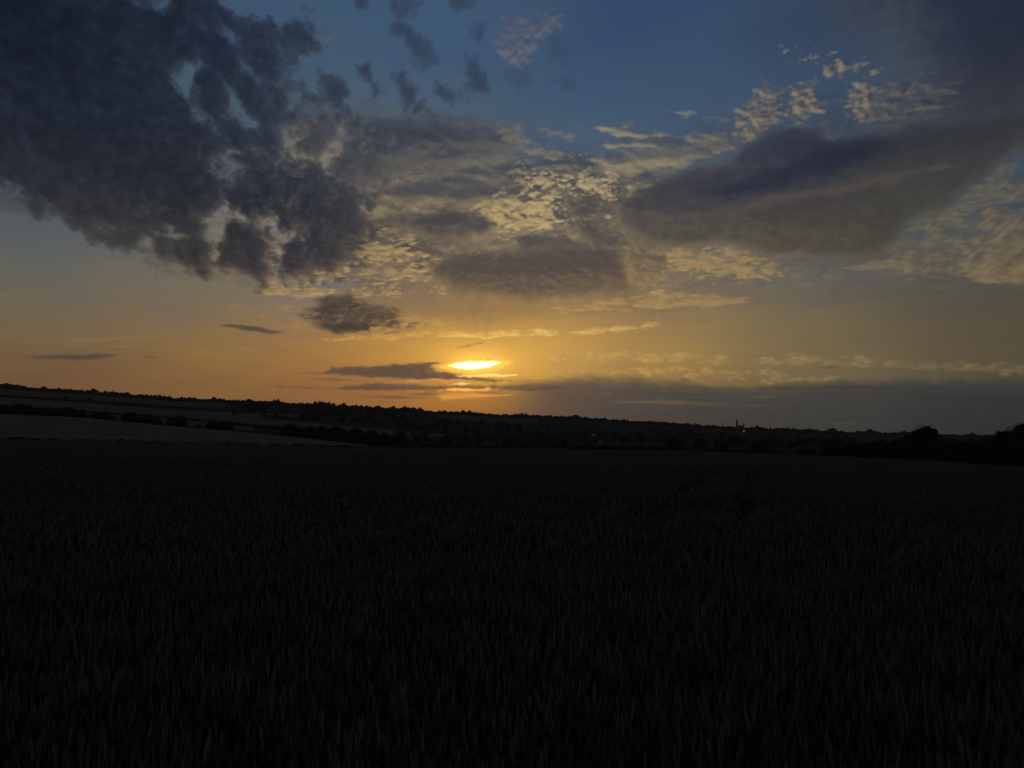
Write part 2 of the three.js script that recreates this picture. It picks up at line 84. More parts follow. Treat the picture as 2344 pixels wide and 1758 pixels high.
  {add:[[-51.2,27.76,-27.53,34.57,-21.08,29.61,-20.13,27.99,-18.18,28.38,-15.39,28.68,-13.99,26.98,-16.12,26.24,-15.77,24.81,-16.84,24.09,-16.65,22.53,-15.27,23.23,-14.61,21.87,-16.47,21.41,-17.05,20.06,-16.72,18.73,-15.08,20.16,-13.93,19.17,-12.19,19,-11.53,17.69,-10.71,15.92,-11.48,14.03,-12.88,12.5,-15.49,11.19,-18.2,10.82,-20.44,11.28,-23.01,11.35,-25.33,11.53,-26.03,12.44,-27.94,13,-30.25,13.58,-32.48,14.26,-34.19,14.97,-40.52,14.87,-50.27,12.59]],sub:[[-24.64,24.93,-23.64,25.57,-22.24,24.75,-22.7,23.72,-22.76,22.93,-22.35,21.76,-21.74,20.8,-23.32,21.62,-24.56,22.75],[-20.87,23.67,-20.15,23.36,-18.77,21.95,-17.82,20.42,-19.53,21.3,-20.51,22.46],[-28.25,26.31,-26.68,25.73,-27.14,25.23,-28.01,25.69],[-22.87,27.35,-20.76,27.07,-20.14,26.23,-21.39,26.4,-22.57,26.86],[-27.37,28.17,-24.97,28.66,-25.21,27.67,-25.94,27.33,-26.8,27.46],[-25.39,15.23,-24.58,15.7,-23.82,14.23,-23.18,13.31,-24.25,12.85,-24.76,14.16],[-22.6,14.77,-21.09,16.09,-19.66,16.29,-19.34,15.08,-20.61,15.34,-20.86,13.99,-21.16,12.19,-21.79,12.13,-21.61,13.78,-22.08,14.47],[-18.13,15.45,-17.11,15.74,-16.93,14.31,-17.81,14.76],[-15.45,15.33,-14.08,15.3,-14.41,14.57,-15.22,13.36,-16.06,12.39,-15.85,13.78],[-20.04,13.62,-19.57,13.66,-18.98,12.35,-19.41,12.02],[-13.1,16.69,-12.47,16.73,-12.13,14.92,-12.76,15.19]],t:3,s:1.0,a:1.25,f:0.36,k:1.2,rot:-40,cap:2.2,thin:[0.6,-29,-16],o:0.98,L:-0.06,E:0.12,R:0.22,oc:6,sc:0.9,hole:0.6,m:0.4},
  {add:[[-17.18,19.04,-13.46,18.76,-11.22,17.71,-10.22,15.32,-12.09,12.45,-14.58,11.7,-17.04,12.48,-17.73,16.34]],sub:[],t:3,e:0.5,s:0.6,a:1.1,f:0.62,k:1.0,rot:-30,cap:0.4,o:0.96,L:-0.06,E:0.08,R:0.22,oc:5,m:0.3},
  {add:[[-17.31,24.67,-12.59,23.47,-9.98,21.06,-9.29,18.42,-11.54,18,-13.15,19.08,-15.96,19.15,-17.25,21.9]],sub:[],t:3,e:0.5,s:0.6,a:1.05,f:0.55,k:0.85,rot:-40,cap:0.25,o:0.85,L:-0.05,E:0.2,R:0.3,oc:5},
  {add:[[-38.56,15.53,-34.23,15.85,-30.37,14.74,-25.92,13.2,-22.85,11.75,-26.69,12.26,-31.79,13.72,-38.5,14.3]],sub:[],s:1.4,a:0.8,f:0.28,k:3.2,rot:-22,cap:0.7,o:0.5,L:0.05,E:0.1,oc:6},
  {add:[[-26.71,12.83,-23.43,12.29,-19.99,11.83,-16.41,11.3,-19.38,10.66,-23.39,10.82,-26.14,11.74]],sub:[],t:1,s:0.9,a:0.6,f:0.5,k:1.6,cap:0.2,o:0.6,L:0.1,E:0.2,oc:5},
  {add:[[-12.39,30.24,-10.57,30.4,-10.75,29.45,-11.73,29.47],[-9.78,30.46,-6.3,30.68,-7.45,29.2,-8.81,28.83,-9.64,29.46],[-5.3,30.72,-2.27,30.81,-2.63,29.81,-4.12,29.82],[-9.6,29.04,-8.12,29.24,-6.71,28.55,-5.84,27.56,-5.36,26.29,-6.62,26.04,-7.82,26.59,-8.36,27.71,-9.42,28.26],[-3.77,29.09,-2.16,29.18,-2.02,28.05,-3.27,28.14]],sub:[],t:1,s:1.1,a:0.7,f:0.5,k:0.75,rot:-25,cap:1.1,o:0.9,L:-0.12,E:0.05,oc:5},
  {add:[[-9.45,25.55,-8.28,26.29,-7.24,24.87,-7.13,23.82,-8.01,23.2,-8.85,24.38],[-3.56,27.2,-2.49,27.17,-1.88,26.16,-1.41,24.78,-2.51,24.31,-3.48,24.92,-3.76,25.81],[-5.96,25.63,-4.62,25.11,-3.41,24.09,-4.68,23.65,-5.75,24.48],[-11.86,26.04,-10.83,26.18,-9.37,24.3,-10.67,24.04],[-14.69,25.64,-12.39,25.22,-12.07,22.89,-13.15,22.69,-14.5,23.72],[-7.73,24.08,-6.47,24.13,-5.74,23.19,-7.55,23.05],[-16.7,24.74,-15.47,25.15,-14.81,23.55,-15.74,23.18]],sub:[],t:1,s:0.9,a:0.65,f:0.55,k:0.75,rot:-25,cap:1.1,o:0.95,L:-0.12,E:0.05,oc:5},
  {add:[[2.63,28.69,4.04,28.5,4.77,27.3,4.09,26.3,2.62,26.67],[-0.74,26.53,1.45,26.94,1.88,25.26,0.27,24.56],[1.95,25.96,5.29,25.6,4.28,24.5]],sub:[],t:1,s:1.3,a:0.7,f:0.5,k:0.8,cap:0.9,o:0.5,L:-0.15,oc:5},
  {add:[[-1.08,29.67,3.58,29.84,4.18,29.27,2.63,28.26,1.88,27.46,0.54,26.39,-0.47,26.64,-1.68,28.06,-1.08,28.85],[-14.97,28.1,-13.79,28.12,-12.92,27.57,-13.77,26.9,-14.73,27.25]],sub:[],t:1,s:1.0,a:0.75,f:0.55,k:1.7,cap:0.6,o:0.7,L:0.5,E:0,R:0.7,oc:5},
  {add:[[-10.16,10.7,-2.37,10.15,7.46,10.08,14.43,10.66,15.03,9.51,7.44,8.92,-0.72,8.61,-8.86,9.02]],sub:[],s:2.4,a:0.5,f:0.2,k:3,cap:2,o:0.5,L:0,col:'#6f5b48',oc:5},
  {add:[[-15.9,8.78,-13.94,10.55,-11.91,10.83,-10.92,10.23,-8.71,9.73,-6.93,8.71,-5.62,8.25,-8.3,7.5,-10.59,7.32,-13.11,7.32,-14.66,7.9]],sub:[],t:1,s:0.8,a:0.55,f:0.65,k:1.7,cap:1.6,o:0.95,L:-0.08,E:0.4,R:0.5,oc:5,m:0.2},
  {add:[[-14.36,8.22,-12.34,8.45,-10.38,8.28,-10.5,7.64,-13.27,7.6]],sub:[],s:0.4,a:0.25,f:0.6,k:2.5,cap:1,o:0.7,L:-0.3,col:'#3f3739',oc:4},
  {add:[[-16.66,9.06,-15.46,9.49,-14.53,9.03,-15.13,8.41,-16.35,8.36],[-9.5,8.49,-7.57,9.05,-5.63,8.57,-4.97,8.13,-6.92,7.78,-10.75,7.38,-12.64,7.33]],sub:[],t:2,e:0.38,s:0.28,a:0.5,f:1.0,k:2.6,cap:-0.02,o:0.75,L:0.65,R:0.44,oc:5},
  {add:[[-32.39,5.14,-31.45,5.3,-29.96,5.44,-29.16,5.43,-28.71,5.57,-27.88,5.61,-27.13,5.53,-27.69,5.33,-28.6,5.11,-30.38,5.05,-31.7,4.98],[-26.74,5.58,-24.33,5.48,-25.22,5.36]],sub:[],s:0.16,a:0.09,f:0.6,k:4,cap:0.5,o:0.85,L:-0.05,E:0.1,oc:4},
  {add:[[-21.28,7.85,-20.36,8.02,-19.28,7.92,-18.22,7.91,-17.69,7.75,-16.18,7.65,-17.26,7.39,-18.21,7.41,-19.39,7.58,-20.35,7.68]],sub:[],s:0.16,a:0.1,f:0.7,k:4,cap:0.5,o:0.9,L:-0.05,E:0.15,oc:4},
  {add:[[-20.58,4.99,-18.66,5.11,-16.58,5.02,-18.66,4.93],[-23.71,3.69,-22.08,3.83,-20.66,3.74,-22.07,3.65],[-22.79,3.45,-20.94,3.46,-17.59,3.38,-20.36,3.32],[-20.42,5.85,-19.27,5.86,-19.85,5.78],[-15.08,5.5,-14,5.46,-14.62,5.35]],sub:[],s:0.22,a:0.08,f:0.4,k:6,cap:0.3,o:0.45,L:0,oc:4},
  {add:[[-33.95,9.15,-33.3,8.9,-33.39,8.73,-33.95,8.94],[-33.74,7.72,-32.26,7.13,-33.19,7.22],[-22.63,8.88,-21.59,8.77,-21.93,8.72],[-20.57,9.4,-19.7,9.27,-20.22,9.18],[-18.61,9.42,-17.42,9.43,-18.17,9.33],[-18.45,8.67,-17.71,8.76,-18.15,8.56],[-30.55,6.36,-26.51,6.84,-22.73,7.29,-25.71,6.66,-29.56,6.2],[-30.3,6.04,-25.7,6.25,-26.49,6.03],[-22.41,5.92,-18.4,6.42,-19.27,6.14,-21.85,5.83],[-17.51,6.54,-15.11,7.1,-16.31,6.59],[-22.75,7.89,-19.32,8.29,-21.62,7.89]],sub:[],s:0.35,a:0.3,f:0.35,k:5,rot:4,cap:0.4,o:0.7,L:0.95,oc:5},
  {add:[[-13.88,7.17,-7.14,7.84,-3.05,7.98,1.7,8.06,3.47,8.14,5.36,8.03,7.02,8.16,11.27,8.42,10.03,8.07,6.3,7.75,1.11,7.57,-7.14,7.39,-12.88,6.97]],sub:[],s:0.22,a:0.35,f:0.6,k:3.2,cap:0.1,o:0.85,L:0.9,R:0.6,oc:4},
  {add:[[2.88,6.01,6.42,6.43,12.87,6.15,16.45,5.86,21.74,5.8,25.68,5.4,28.49,4.98,34.58,4.56,34.55,3.89,27.56,4.53,19.63,5.27,11.99,5.53,3.46,5.61]],sub:[],s:0.22,a:0.42,f:0.5,k:4,cap:0.12,o:0.75,L:0.8,R:1.0,oc:5},
  {add:[[5.15,4.95,11.98,5.18,16.76,4.89,21.13,4.34,24.18,4.06,22.69,3.93,18.55,3.85,15.33,4.23,9.96,4.64]],sub:[],s:0.2,a:0.42,f:0.55,k:3.6,cap:0.1,o:0.8,L:0.8,R:1.0,oc:5},
  {add:[[20.29,4.91,22.56,5.02,24.21,4.84,22.55,4.78],[27.65,4.99,28.67,5,28.41,4.86],[28.9,4.47,29.9,4.46,29.4,4.39],[32.06,4.44,32.76,4.38,32.29,4.32]],sub:[],s:0.18,a:0.08,f:0.5,k:5,cap:0.4,o:0.6,L:-0.2,oc:4,col:'#57503f'},
  {add:[[-4.44,6.81,-2.91,7.01,-2.62,7.21,-2.36,7.15,-1.51,7.15,-2.68,6.89,-3.27,6.65,-4.09,6.62]],sub:[],s:0.12,a:0.16,f:1.6,k:2,cap:0.4,o:0.85,L:-0.05,E:0.6,R:0.8,oc:4},
  'glow',
  {add:[[-3.42,10.14,-2.69,10.15,-2.36,7.37,-2.69,7.37],[-1.77,9.83,-1.05,9.84,-1.97,7.38,-2.16,7.37],[-4.33,9.17,-3.94,9.33,-2.82,7.24,-3.01,7.24]],sub:[],s:0.9,a:0.1,f:0.5,cap:0.6,o:0.3,L:0,col:'#8a6843',oc:3},
  {add:[[-5.6,5.34,-4.8,5.64,-3.01,5.78,-0.23,5.85,0.26,5.72,-0.39,5.36,-1.37,4.97,-2.68,4.77,-4.3,4.93,-5.28,5.08]],sub:[],s:0.45,a:0.12,f:0.5,k:5,cap:2,o:0.9,emit:[1.35,0.74,0.08],oc:4},
  {add:[[-4.89,5.38,-4.24,5.61,-3.01,5.71,-1.21,5.72,-0.72,5.66,-1.24,5.43,-1.63,5.23,-2.84,5.13,-4.18,5.19]],sub:[],s:0.26,a:0.12,f:0.5,k:5,cap:2,o:1,emit:[3.6,2.9,1.3],oc:4},
  {add:[[-3.66,5.84,-2.68,5.91,-1.44,5.85,-2.68,5.78]],sub:[],s:0.07,a:0.09,f:1.6,k:2,cap:0.2,o:0.7,L:-0.2,col:'#b58a2c',oc:4},
  {add:[[-2.02,3.7,-0.39,4.36,2.55,4.55,4.66,4.67,7.4,4.58,11.97,4.36,15.23,3.86,18.55,3.82,20.55,3.96,22.39,4.03,23.5,4.12,24.56,4.05,27.54,4.01,33.74,3.68,39.14,3.43,38.88,-2.44,-8.73,-3.09,-7.17,0.1,-5.59,2.52,-3.65,2.95]],sub:[],s:0.9,a:0.32,f:0.6,k:2.0,cap:4,o:0.95,fade:[-3.2,3.6],L:0,E:0.06,R:0.1,oc:5,m:0.03},
  {add:[[-13.23,5.19,-9.46,5.39,-8.06,5.54,-5.02,5.67,-5.93,5.4,-5.67,5.05,-4.21,4.86,-2.9,4.64,-1.04,4.45,0.26,4.26,-1.37,4.13,-4.79,4.28,-7.11,4.29,-10.56,4.38,-12.91,4.53,-16.57,4.61,-13.84,4.8]],sub:[],t:1,s:0.2,a:0.17,f:0.8,k:2.8,cap:1,o:0.95,L:-0.03,E:0.3,R:0.3,oc:5},
  {add:[[-18.13,3.68,-17.07,3.82,-15.04,3.7,-12.83,3.74,-10.11,4.1,-8.26,4.02,-4.79,3.95,-1.24,3.96,2.22,4.09,5.46,3.85,2.22,3.41,-1.7,3.61,-4.62,3.69,-5.37,3.56,-9.44,3.43,-12.83,3.49,-16.55,3.52]],sub:[],t:1,s:0.2,a:0.16,f:0.7,k:3.2,cap:1,o:0.93,L:-0.03,E:0.2,R:0.3,oc:5},
  {add:[[-8.8,3.31,-6.24,3.42,-3.65,3.18,-6.88,3.1],[-11.32,3.03,-8.8,3.15,-5.59,2.94,-8.79,2.86],[-10.69,2.65,-8.79,2.73,-6.87,2.61],[-2.67,3.38,-1.37,3.41,-0.72,3.31,-2.02,3.28],[-11.61,3.34,-11.17,3.41,-11.23,3.31],[-15.06,4.3,-13.21,4.4,-11.03,4.18,-13.21,4.08]],sub:[],s:0.16,a:0.1,f:0.5,k:5,cap:0.3,o:0.6,L:0,oc:4},
  {add:[[-4.63,4.67,-3.17,4.71,-2.02,4.81,0.75,4.71,-0.72,4.58,-2.84,4.55],[-4.3,4.6,-2.84,4.61,-3.16,4.51]],sub:[],s:0.1,a:0.07,f:1.2,k:4,cap:0.3,o:1,emit:[1.5,0.92,0.28],oc:4},
  {add:[[-4.62,3.98,-3.72,4.12,-2.93,4.06,-3.65,3.96]],sub:[],s:0.1,a:0.07,f:1.2,k:4,cap:0.3,o:1,emit:[1.4,0.75,0.18],oc:4},
  {add:[[-5.92,4.43,-3.65,4.41,-3,4.19,-4.3,4.08,-5.6,4.24,-8.81,4.14]],sub:[],s:0.2,a:0.2,f:1.0,k:4,cap:0.1,o:0.8,emit:[0.75,0.33,0.1],oc:4},
  {add:[[-5.43,3.53,-4.78,3.69,-1.7,3.7,-1.57,3.67,-1.96,3.54,-3.65,3.44]],sub:[],s:0.1,a:0.14,f:1.3,k:3,cap:0.16,o:1,emit:[1.25,0.56,0.12],oc:4},
  {add:[[-5.75,3.3,-3,3.44,-1.37,3.28,1.08,3.25,-1.69,3.02,-5.26,2.81]],sub:[],s:0.3,a:0.12,f:0.5,k:5,cap:0.6,o:0.75,emit:[0.95,0.4,0.07],oc:4},
  {add:[[6.75,2.68,11.95,2.83,14.29,2.55,17.6,2.38,20.51,2.28,16.71,2.24,11.94,2.45],[16.42,2.99,17.91,3.03,19.37,2.91,17.91,2.84],[4.81,3.3,7.39,3.29,7.39,3.19,4.81,3.24],[8.99,3.21,9.94,3.23,9.62,3.14],[12.45,3.36,14.3,3.31,13.07,3.26]],sub:[],s:0.4,a:0.14,f:0.3,k:6,cap:0.2,o:0.42,L:0.8,oc:5},
  {add:[[24.13,2.34,26.79,2.26,28.57,2.2,26.52,2.18,24.13,2.25],[29.52,0.76,30.98,0.75,30.25,0.67],[19.62,1.13,23.82,1.04,27.77,0.89,23.82,0.92]],sub:[],s:0.18,a:0.05,f:0.3,k:6,cap:0.2,o:0.35,L:1,oc:3},
  {add:[[22.67,3,26.54,2.82,33.69,2.49,37.07,2.33,37.06,2.15,33.69,2.32,26.54,2.64],[8.99,3.37,16.73,3.21,12.45,3.08],[10.58,3.93,14.92,3.67,22.52,3.63,30.34,3.31,22.51,3.33,14.92,3.49]],sub:[],s:0.25,a:0.12,f:0.25,k:6,cap:0.3,o:0.35,L:-0.4,col:'#30322f',oc:4},
  {add:[[44,8,70,10,110,16,160,20,168,45,120,60,60,58,40,44,38,30],[-48,12,-80,10,-120,16,-165,20,-168,50,-110,62,-60,55,-44,40],[-40,36,10,40,50,36,60,55,40,72,0,78,-40,70]],sub:[],s:3,a:6,f:0.07,k:1.7,cap:3.5,o:0.9,L:-0.05,E:0.35,R:0.4,oc:6},
];
const linear = (hex) => new THREE.Color(hex).toArray();          // sRGB hex to linear
// the smooth colours of the air, of cloud undersides and of sunlit cloud, from samples scattered over the sky
function smoothField(samples) {
  const P = samples.map(([a, e, h]) => [a, e, ...linear(h)]), NA = 361, NE = 92, grid = new Float32Array(NA * NE * 3);
  for (let j = 0; j < NE; j++) for (let i = 0; i < NA; i++) {      // moving least squares: a local plane through the samples near by
    const az = i - 180, el = j, ce = Math.max(0.15, Math.cos(el * DEG)); let w = 0, wx = 0, wy = 0, xx = 0, xy = 0, yy = 0; const c = [0, 0, 0], cx = [0, 0, 0], cy = [0, 0, 0];
    for (const q of P) {
      let da = q[0] - az; if (da > 180) da -= 360; if (da < -180) da += 360;
      da *= ce; const de = (q[1] - el) * 1.6, d2 = da * da + de * de, k = Math.exp(-d2 / 16) + 0.05 * Math.exp(-d2 / 160) + 30 / ((d2 + 400) * (d2 + 400));
      w += k; wx += k * da; wy += k * de; xx += k * da * da; xy += k * da * de; yy += k * de * de;
      for (let h = 0; h < 3; h++) { const v = k * q[2 + h]; c[h] += v; cx[h] += v * da; cy[h] += v * de; }
    }
    const mx = wx / w, my = wy / w, ridge = 4 + d2ridge(mx, my), A = xx / w - mx * mx + ridge, B = xy / w - mx * my, D = yy / w - my * my + ridge, det = A * D - B * B, o = (j * NA + i) * 3;
    for (let h = 0; h < 3; h++) {
      const m = c[h] / w, px = cx[h] / w - mx * m, py = cy[h] / w - my * m, gx = (px * D - py * B) / det, gy = (py * A - px * B) / det;
      grid[o + h] = clamp(m - gx * mx - gy * my, m * 0.6, m * 1.6);
    }
  }
  return (az, el, out) => {
    const x = clamp(az + 180, 0, 359.999), y = clamp(el, 0, 90.99), i = x | 0, j = y | 0, u = x - i, v = y - j, o = (j * NA + i) * 3;
    for (let c = 0; c < 3; c++) out[c] = mix(mix(grid[o + c], grid[o + 3 + c], u), mix(grid[o + NA * 3 + c], grid[o + NA * 3 + 3 + c], u), v);
    return out;
  };
}
const d2ridge = (x, y) => 2 * (x * x + y * y);
function signedDistance(p, x, y) {                                // to a polygon, inside positive
  let d = 1e9, inside = false;
  for (let i = 0, j = p.length - 2; i < p.length; j = i, i += 2) {
    const ax = p[i], ay = p[i + 1], bx = p[j], by = p[j + 1], ex = bx - ax, ey = by - ay, wx = x - ax, wy = y - ay;
    const t = clamp((wx * ex + wy * ey) / (ex * ex + ey * ey), 0, 1), qx = wx - ex * t, qy = wy - ey * t;
    d = Math.min(d, qx * qx + qy * qy);
    if ((ay > y) !== (by > y) && x < (bx - ax) * (y - ay) / (by - ay) + ax) inside = !inside;
  }
  return inside ? Math.sqrt(d) : -Math.sqrt(d);
}
const SW = 4096, SH = 4096, skyPixels = new Float32Array(SW * SH * 4);
{
  const air = smoothField(AIR), under = smoothField(UNDERSIDE), sunlit = smoothField(SUNLIT), c = [0, 0, 0], u = [0, 0, 0], l = [0, 0, 0];
  const H2 = SH / 2, colAz = (x) => { let a = (x + 0.5) / SW * 360 - 90; if (a > 180) a -= 360; return a; };
  for (let y = 0; y < SH; y++) for (let x = 0; x < SW; x++) {
    const o = (y * SW + x) * 4; skyPixels[o + 3] = 1;
    if (y < H2) { skyPixels[o] = 0.012; skyPixels[o + 1] = 0.011; skyPixels[o + 2] = 0.01; continue; }
    const el = (y + 0.5) / SH * 180 - 90, az = colAz(x); air(az, el, c);
    const m = 1 + 0.05 * noise(az * 0.12, el * 0.4, 5) + 0.045 * noise(az * 0.2, el * 1.3, 6) * sstep(24, 8, el) + 0.03 * noise(az * 0.3, el * 3.1, 8) * sstep(14, 4, el);
    skyPixels[o] = c[0] * m; skyPixels[o + 1] = c[1] * m; skyPixels[o + 2] = c[2] * (2 - m);
  }
  const xOf = (az) => Math.round((az + 90) / 360 * SW), yOf = (el) => Math.round((el + 90) / 180 * SH);
  CLOUDS.forEach((L, layer) => {
    if (L === 'glow') {                                           // air lit up round the sun
      for (let y = yOf(0); y < yOf(25); y++) for (let x = xOf(-30); x < xOf(25); x++) {
        const az = colAz(x), el = (y + 0.5) / SH * 180 - 90, dx = az - SUN_AZ, dy = el - SUN_EL, o = (y * SW + x) * 4;
        const g = 0.30 * Math.exp(-(dx * dx / 10 + dy * dy / 2.4)) + 0.5 * Math.exp(-(dx * dx / 3.2 + dy * dy / 0.5)) + 0.028 * Math.exp(-(dx * dx / 50 + dy * dy / 9));
        skyPixels[o] += g; skyPixels[o + 1] += g * 0.52; skyPixels[o + 2] += g * 0.06;
      }
      return;
    }
    const { add, sub, s: s0, a, f, k = 1, rot = 0, cap = 9, o: opacity = 1, L: lit0 = 0, E = 0, R = 0, oc = 5, col, emit, sc = 1.5, hole = 0.45, m = 0.1, t = 0, thin, fade, e: slope = 1 } = L, s = s0 > 1.9 ? s0 : s0 * 0.6, seed = 101 + layer * 29;
    const ca = Math.cos(rot * DEG), sa = Math.sin(rot * DEG), fixed = col && linear(col);
    const field = (az, el) => {                                   // how far inside the ragged cloud, in degrees
      let d = -1e9;
      for (const p of add) d = Math.max(d, signedDistance(p, az, el));
      d *= slope; if (d < -a * 1.6) return -1e3;
      for (const p of sub) d = Math.min(d, -signedDistance(p, az, el) * sc + hole);
      const px = az * ca + el * sa, py = -az * sa + el * ca, wx = noise(px * f * 0.6, py * f * k * 0.6, seed + 7) * 0.25, wy = noise(px * f * 0.6, py * f * k * 0.6, seed + 9) * 0.25;
      return Math.min(d, thin ? mix(cap, thin[0], sstep(thin[1], thin[2], az)) : cap) + a * TEXTURE[t](px * f + wx, py * f * k + wy, seed, oc + 1);
    };
    for (const p of add) {                                        // each polygon's box, once per texel
      let x0 = 1e9, x1 = -1e9, y0 = 1e9, y1 = -1e9;
      for (let i = 0; i < p.length; i += 2) { x0 = Math.min(x0, p[i]); x1 = Math.max(x1, p[i]); y0 = Math.min(y0, p[i + 1]); y1 = Math.max(y1, p[i + 1]); }
      const g = (a * 1.6 + s) / slope;
      for (let y = yOf(Math.max(0, y0 - g)); y < yOf(Math.min(90, y1 + g)); y++) for (let xx = xOf(x0 - g); xx < xOf(x1 + g); xx++) {
        const x = ((xx % SW) + SW) % SW, az = colAz(x), el = (y + 0.5) / SH * 180 - 90, away = Math.abs(az) > 37 || el > 32.5;
        if (away && (x % 4 || y % 8)) continue;                   // far from the view one sample stands for a block
        if (add.length > 1) { let best = null, bd = -1e9; for (const q of add) { const d = signedDistance(q, az, el); if (d > bd) { bd = d; best = q; } } if (best !== p) continue; }
        const v = field(az, el), alpha = (1 - Math.exp(-1.7 * Math.pow(Math.max(0, v + s * 0.15) / s, 1.35))) * opacity * (fade ? sstep(fade[0], fade[1], az) : 1);
        if (alpha < 0.003) continue;
        const o = (y * SW + x) * 4;
        if (emit) { for (let i = 0; i < 3; i++) skyPixels[o + i] = mix(skyPixels[o + i], emit[i], alpha); continue; }
        let lit = lit0 + E * (1 - sstep(0, Math.max(s * 1.8, a * 0.9), v));
        if (R) {                                                  // the flank towards the sun is brighter
          const tx = SUN_AZ - az, ty = SUN_EL - el, tl = Math.hypot(tx, ty) + 2, q = 0.3 / (f + 0.35);
          const w = field(az + tx / tl * q, el + ty / tl * q); if (w > -900) lit += R * clamp((v - w) / (a + 0.15), -0.6, 0.6);
        }
        under(az, el, u); sunlit(az, el, l); lit = clamp(lit, -0.35, 1.1);
        const soft = 1 + m * TEXTURE[t ? 1 : 0]((az * ca + el * sa) * f * 1.4, (-az * sa + el * ca) * f * k * 1.4, seed + 50, 5);
        for (let i = 0; i < 3; i++) {
          const base = fixed ? fixed[i] : u[i];
          skyPixels[o + i] = mix(skyPixels[o + i], Math.max(0.004, (base + (l[i] - base) * Math.max(0, lit) + base * Math.min(0, lit)) * soft), alpha);
        }
      }
    }
  });
  for (let y = H2; y < SH; y++) for (let x = 0; x < SW; x++) {    // smooth the blocks
    const az = colAz(x), el = (y + 0.5) / SH * 180 - 90;
    if (!(Math.abs(az) > 37 || el > 32.5) || !(x % 4 || y % 8)) continue;
    const xa = x - x % 4, ya = y - y % 8, xb = (xa + 4) % SW, yb = Math.min(ya + 8, SH - 8), u = (x % 4) / 4, v = (y % 8) / 8, o = (y * SW + x) * 4;
    for (let i = 0; i < 3; i++) skyPixels[o + i] = mix(mix(skyPixels[(ya * SW + xa) * 4 + i], skyPixels[(ya * SW + xb) * 4 + i], u), mix(skyPixels[(yb * SW + xa) * 4 + i], skyPixels[(yb * SW + xb) * 4 + i], u), v);
  }
}
const skyTexture = new THREE.DataTexture(skyPixels, SW, SH, THREE.RGBAFormat, THREE.FloatType);
skyTexture.mapping = THREE.EquirectangularReflectionMapping;
skyTexture.magFilter = THREE.LinearFilter;
skyTexture.needsUpdate = true;
scene.background = skyTexture;
scene.environment = skyTexture;

// ---------------------------------------------------------------- sun, low and behind thin cloud
const toSun = new THREE.Vector3(Math.sin(SUN_AZ * DEG) * Math.cos(SUN_EL * DEG), Math.sin(SUN_EL * DEG), -Math.cos(SUN_AZ * DEG) * Math.cos(SUN_EL * DEG));
const sun = new THREE.DirectionalLight(new THREE.Color(1, 0.6, 0.28), 0.22);
sun.name = 'sun';
sun.position.copy(toSun).multiplyScalar(3000);
sun.castShadow = true;
sun.shadow.radius = 12;
sun.shadow.mapSize.set(4096, 4096);
Object.assign(sun.shadow.camera, { left: -1500, right: 1500, top: 1500, bottom: -1500, near: 10, far: 8000 });
scene.add(sun, sun.target);

// ---------------------------------------------------------------- helpers
let seedNow = 12345;
const rnd = () => { seedNow = (seedNow + 0x6d2b79f5) | 0; let t = Math.imul(seedNow ^ (seedNow >>> 15), 1 | seedNow); t = (t + Math.imul(t ^ (t >>> 7), 61 | t)) ^ t; return ((t ^ (t >>> 14)) >>> 0) / 4294967296; };
const between = (a, b) => a + (b - a) * rnd();
const taken = new Map();
const numbered = (name) => { const n = taken.get(name) ?? 0; taken.set(name, n + 1); return n ? name + '_' + String(n).padStart(3, '0') : name; };
function dress(o) { o.traverse((m) => { if (m.isMesh) { m.castShadow = true; m.receiveShadow = true; } }); return o; }
function thing(o, name, label, category, group) { o.name = numbered(name); o.userData = { label, category }; if (group) o.userData.group = group; scene.add(dress(o)); return o; }
function setting(o, name, label, category) { o.name = numbered(name); o.userData = { label, category, kind: 'structure' }; scene.add(dress(o)); return o; }
const part = (name, geometry, material, parent) => { const m = new THREE.Mesh(geometry, material); m.name = name; parent.add(m); return m; };
function soup(p, uv) { const g = new THREE.BufferGeometry(); g.setAttribute('position', new THREE.Float32BufferAttribute(p, 3)); if (uv) g.setAttribute('uv', new THREE.Float32BufferAttribute(uv, 2)); g.computeVertexNormals(); return g; }
const moved = (g, x, y, z, ry = 0) => { const n = g.index ? g.toNonIndexed() : g; n.deleteAttribute('uv'); if (ry) n.rotateY(ry); return n.translate(x, y, z); };

// textures: grain and patches of earth, stubble and crop, tiling over their own metres
function grain(size, draw) { const d = new Uint8Array(size * size * 4); for (let y = 0; y < size; y++) for (let x = 0; x < size; x++) { const c = draw(x / size, y / size); for (let i = 0; i < 3; i++) d[(y * size + x) * 4 + i] = clamp(Math.round(c[i] * 255), 0, 255); d[(y * size + x) * 4 + 3] = 255; } const t = new THREE.DataTexture(d, size, size); t.colorSpace = THREE.SRGBColorSpace; t.wrapS = t.wrapT = THREE.RepeatWrapping; t.magFilter = THREE.LinearFilter; t.needsUpdate = true; return t; }
const loop = (u, v, n, s) => { const c = (x, y) => hash(((x % n) + n) % n, ((y % n) + n) % n, s), x = u * n, y = v * n, i = Math.floor(x), j = Math.floor(y), a = x - i, b = y - j, p = a * a * (3 - 2 * a), q = b * b * (3 - 2 * b); return mix(mix(c(i, j), c(i + 1, j), p), mix(c(i, j + 1), c(i + 1, j + 1), p), q) * 2 - 1; };
const patches = (u, v, s) => 0.5 * loop(u, v, 5, s) + 0.3 * loop(u, v, 13, s + 1) + 0.25 * loop(u, v, 41, s + 2) + 0.25 * loop(u, v, 120, s + 3);
const toned = (rgb, amount, rows, s) => grain(512, (u, v) => { const k = 1 + amount * patches(u, v, s) + (rows ? 0.10 * Math.sin(v * 2 * Math.PI * rows) + 0.08 * loop(u * 1, v, 64, s + 9) : 0); return rgb.map((c) => c * k); });
const cloth = (rgb, amount, rows, s) => new THREE.MeshLambertMaterial({ map: toned(rgb, amount, rows, s) });
